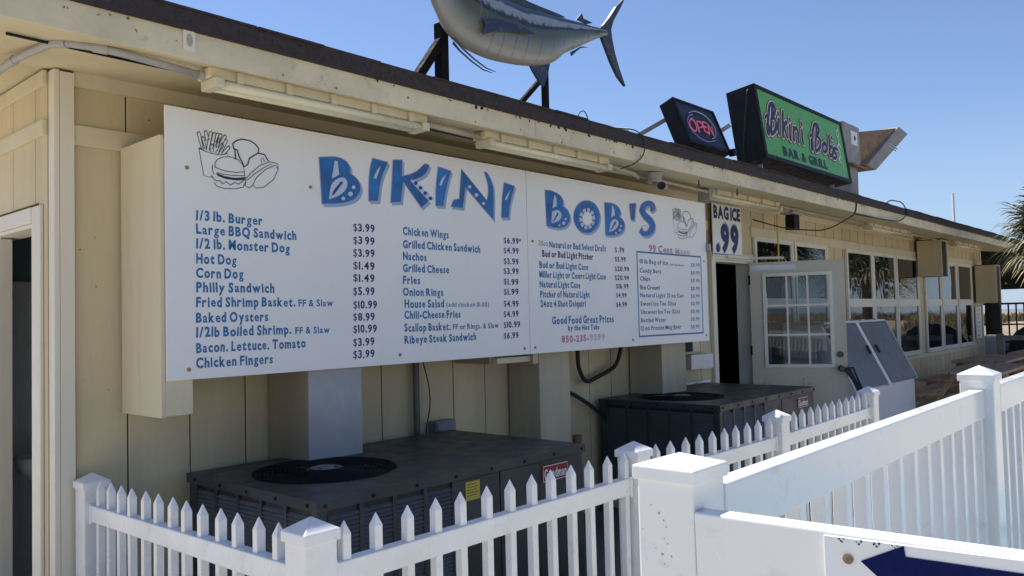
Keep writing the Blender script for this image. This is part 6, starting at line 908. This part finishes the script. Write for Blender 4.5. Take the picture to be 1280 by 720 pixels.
for x, y in ((18.25,.36),(18.25,4.0),(23.9,-.15)): MB().box(x-.08,x+.08,y-.08,y+.08,.62,2.55).build('post', M['darkwood'], pg, bevel=.004)
MB().box(23.8,23.95,-.5,4.5,2.02,2.60).build('beam', M['darkwood'], pg); MB().box(18.15,18.35,-.5,4.5,2.56,2.70).build('beam', M['darkwood'], pg)
sl_ = MB().box(0,.14,-.6,4.6,0,.03).mesh('slat', M['darkwood'])
for i in range(28):
    link('slat', sl_, pg, 0, 1, (18.05+i*.22, 0, 2.74-i*.009))
MB().add([(17.95,-.7,2.80),(24.2,-.7,2.60),(24.2,4.7,2.60),(17.95,4.7,2.80),(17.95,-.7,2.85),(24.2,-.7,2.64),(24.2,4.7,2.64),(17.95,4.7,2.85)], [(0,3,2,1),(4,5,6,7),(0,1,5,4),(1,2,6,5),(2,3,7,6),(3,0,4,7)]).build('roof_sheet', M['roofedge'], pg)
for i in range(13): MB().lathe((17.98,-.5+i*.42,2.845), [(.001,-.05),(.07,-.05),(.07,.06),(.001,.06)], 10, 'x').build('roof_tile', M['roofedge'], pg)
lt = thing('string_lights', 'string of small pale bulbs under the dark pergola', 'string lights', (23.5,0,2.2))
MB().tube([(23.7,-.4+i*.3,2.20-.04*math.sin(math.pi*i/8)**2) for i in range(17)], .008, 5).build('cord', M['rubber'], lt)
for i in range(9): MB().lathe((23.66,-.35+i*.5,2.15), [(.01,0),(.03,.02),(.03,.04),(.01,.06)], 8).build('bulb', M['tube'], lt)
# picnic tables
def picnic(x, y, L_, lb):
    t_ = thing('picnic_table', lb, 'picnic table', (x+L_/2,y,0), 'brown picnic tables on the patio')
    pm = MB().box(0,L_,-.065,.065,0,.038).mesh('board', M['wood'])
    for i in range(5): link('tabletop_board', pm, t_, .003, 1, (x,y-.29+i*.145,.725))
    for s in (-1,1):
        for k in (0,1): link('seat_board', pm, t_, .003, 1, (x,y+s*(.62+k*.14),.43))
    for xx in (x+.25, x+L_-.3):
        for s in (-1,1): MB().bar((xx,y+s*.66,0),(xx,y+s*.20,.72),.04,.09,up=(1,0,0)).build('leg', M['wood'], t_)
        MB().box(xx+.021,xx+.06,y-.78,y+.78,.34,.428).build('cross_beam', M['wood'], t_); MB().box(xx+.021,xx+.06,y-.36,y+.36,.635,.7235).build('cross_beam', M['wood'], t_)
picnic(9.5,-1.0,1.9,'brown wooden picnic table just past the white ice chest'); picnic(11.8,-.62,1.9,'brown wooden picnic table in the middle of the row along the wall'); picnic(14.2,-.9,1.9,'brown wooden picnic table farthest along the wall, below the last windows')
# cabinet, bench and grill cover near the corner
cbn = thing('storage_box', 'pale grey ribbed storage box against the far corner of the bar', 'storage box', (17.6,.1,0))
MB().box(17.36,17.95,.17,.45,0,.92).build('body', M['galv'], cbn, bevel=.01); MB().box(17.33,17.98,.14,.46,.921,.96).build('lid', M['chest'], cbn, bevel=.005)
for i in range(5): MB().box(17.34,17.3595,.18+i*.05,.205+i*.05,.1,.85).build('rib', M['galv'], cbn)
bn = thing('wooden_bench', 'grey weathered high-backed bench beside the covered grill', 'bench', (16.2,-.5,0))
for y in (-.02,-.55,-1.1): MB().box(16.45,16.57,y-.06,y+.06,0,1.02).build('post', M['greywood'], bn, bevel=.003)
for z in (.45,.90): MB().box(16.46,16.56,-1.04,-.61,z,z+.09).build('rail', M['greywood'], bn); MB().box(16.46,16.56,-.49,-.08,z,z+.09).build('rail', M['greywood'], bn)
MB().box(15.95,16.448,-1.1,0.0,.40,.44).build('seat', M['greywood'], bn)
gc = MB().lathe((17.6,-.62,0), [(.42,0),(.47,.12),(.46,.5),(.43,.85),(.35,1.03),(.22,1.16),(.05,1.2)], 22)
gc.v = [(x, y+(y+.62)*.5, z+.02*math.sin(9*math.atan2(y+.62,x-17.6))) for x, y, z in gc.v]
tag(gc.build('grill_cover', M['rubber'], smooth=True), 'black cloth cover draped over a grill in front of the far railing', 'grill cover')
# ================================================================ PALMS
def palm(x, y, zc, lb, R_=1.3, nf=34, seed=1, extra=(), span=125, dryp=.0):
    rg = random.Random(seed); t_ = thing('cabbage_palm', lb, 'palm tree', (x,y,0), 'fan palms growing around the patio')
    pts = [(x+.05*math.sin(z_*1.3), y+.04*math.cos(z_*1.1)-.04, z_) for z_ in [zc*i/14 for i in range(15)]]
    tr = MB().tube(pts, [.17-.04*(i/14)+(.012 if i % 2 else 0) for i in range(15)], 16); tr.build('trunk', M['trunk'], t_, smooth=True)
    for k in range(10):
        a = k*2.4; zz = zc-.55+k*.05; MB().bar((x+.12*math.cos(a),y+.12*math.sin(a),zz-.08),(x+.24*math.cos(a),y+.24*math.sin(a),zz+.10),.06,.02).build('boot', M['trunk'], t_)
    dirs = []
    for k in range(nf):
        a = k*2.39996+rg.uniform(-.2,.2); el = R(70)-R(span)*(k/nf)+rg.uniform(-.12,.12); dirs.append((a, el, 1))
    dirs += [(a, e, s) for a, e, s in extra]
    for a, el, ks in dirs:
        d_ = Vector((math.cos(a)*math.cos(el), math.sin(a)*math.cos(el), math.sin(el))); st = R_*rg.uniform(.38,.52)*ks
        p0 = Vector((x,y,zc)); hub = p0+d_*st+Vector((0,0,-.08*st)); sd_ = d_.cross(Vector((0,0,1))).normalized(); up_ = sd_.cross(d_)
        mb = MB().tube([p0, p0+d_*st*.5+Vector((0,0,.02)), hub], [.018,.013,.010], 5)
        nl = 34; Lf = R_*rg.uniform(.75,.95)*ks
        for i in range(nl):
            ph = R(-125)+R(250)*i/(nl-1); l = Lf*(1-.28*abs(ph)/R(125))*rg.uniform(.9,1.05); dr = d_*math.cos(ph)+sd_*math.sin(ph); fold = (.012 if i % 2 else -.012)
            sag = .16+.20*rg.random(); wd = .017*ks+.004; pr_ = dr.cross(up_).normalized(); base = hub; m1 = hub+dr*l*.5+up_*fold-Vector((0,0,sag*l*.18)); m2 = hub+dr*l*.8-Vector((0,0,sag*l*.5)); tip = hub+dr*l*.97-Vector((0,0,sag*l*1.05))
            mb.add([base+pr_*wd*.35,base-pr_*wd*.35,m1-pr_*wd,m1+pr_*wd,m2-pr_*wd*.5,m2+pr_*wd*.5,tip], [(0,1,2,3),(3,2,4,5),(5,4,6)])
        dry = (el < R(-30) and rg.random() < .55) or rg.random() < dryp
        mb.build('frond', M['frond2' if dry else 'frond'], t_, fix=False)
palm(12.2,-1.70,2.60,'fan palm whose spiky fronds reach in from the right edge under the roofline', .80, 44, 1, (), 108, .35)
palm(20.0,-2.7,3.25,'fan palm seen only as a dark reflection in the big windows', 1.5, 36, 4)
palm(9.5,-9.6,4.2,'fan palm behind the railing reflected in the transom windows', 1.7, 34, 8)
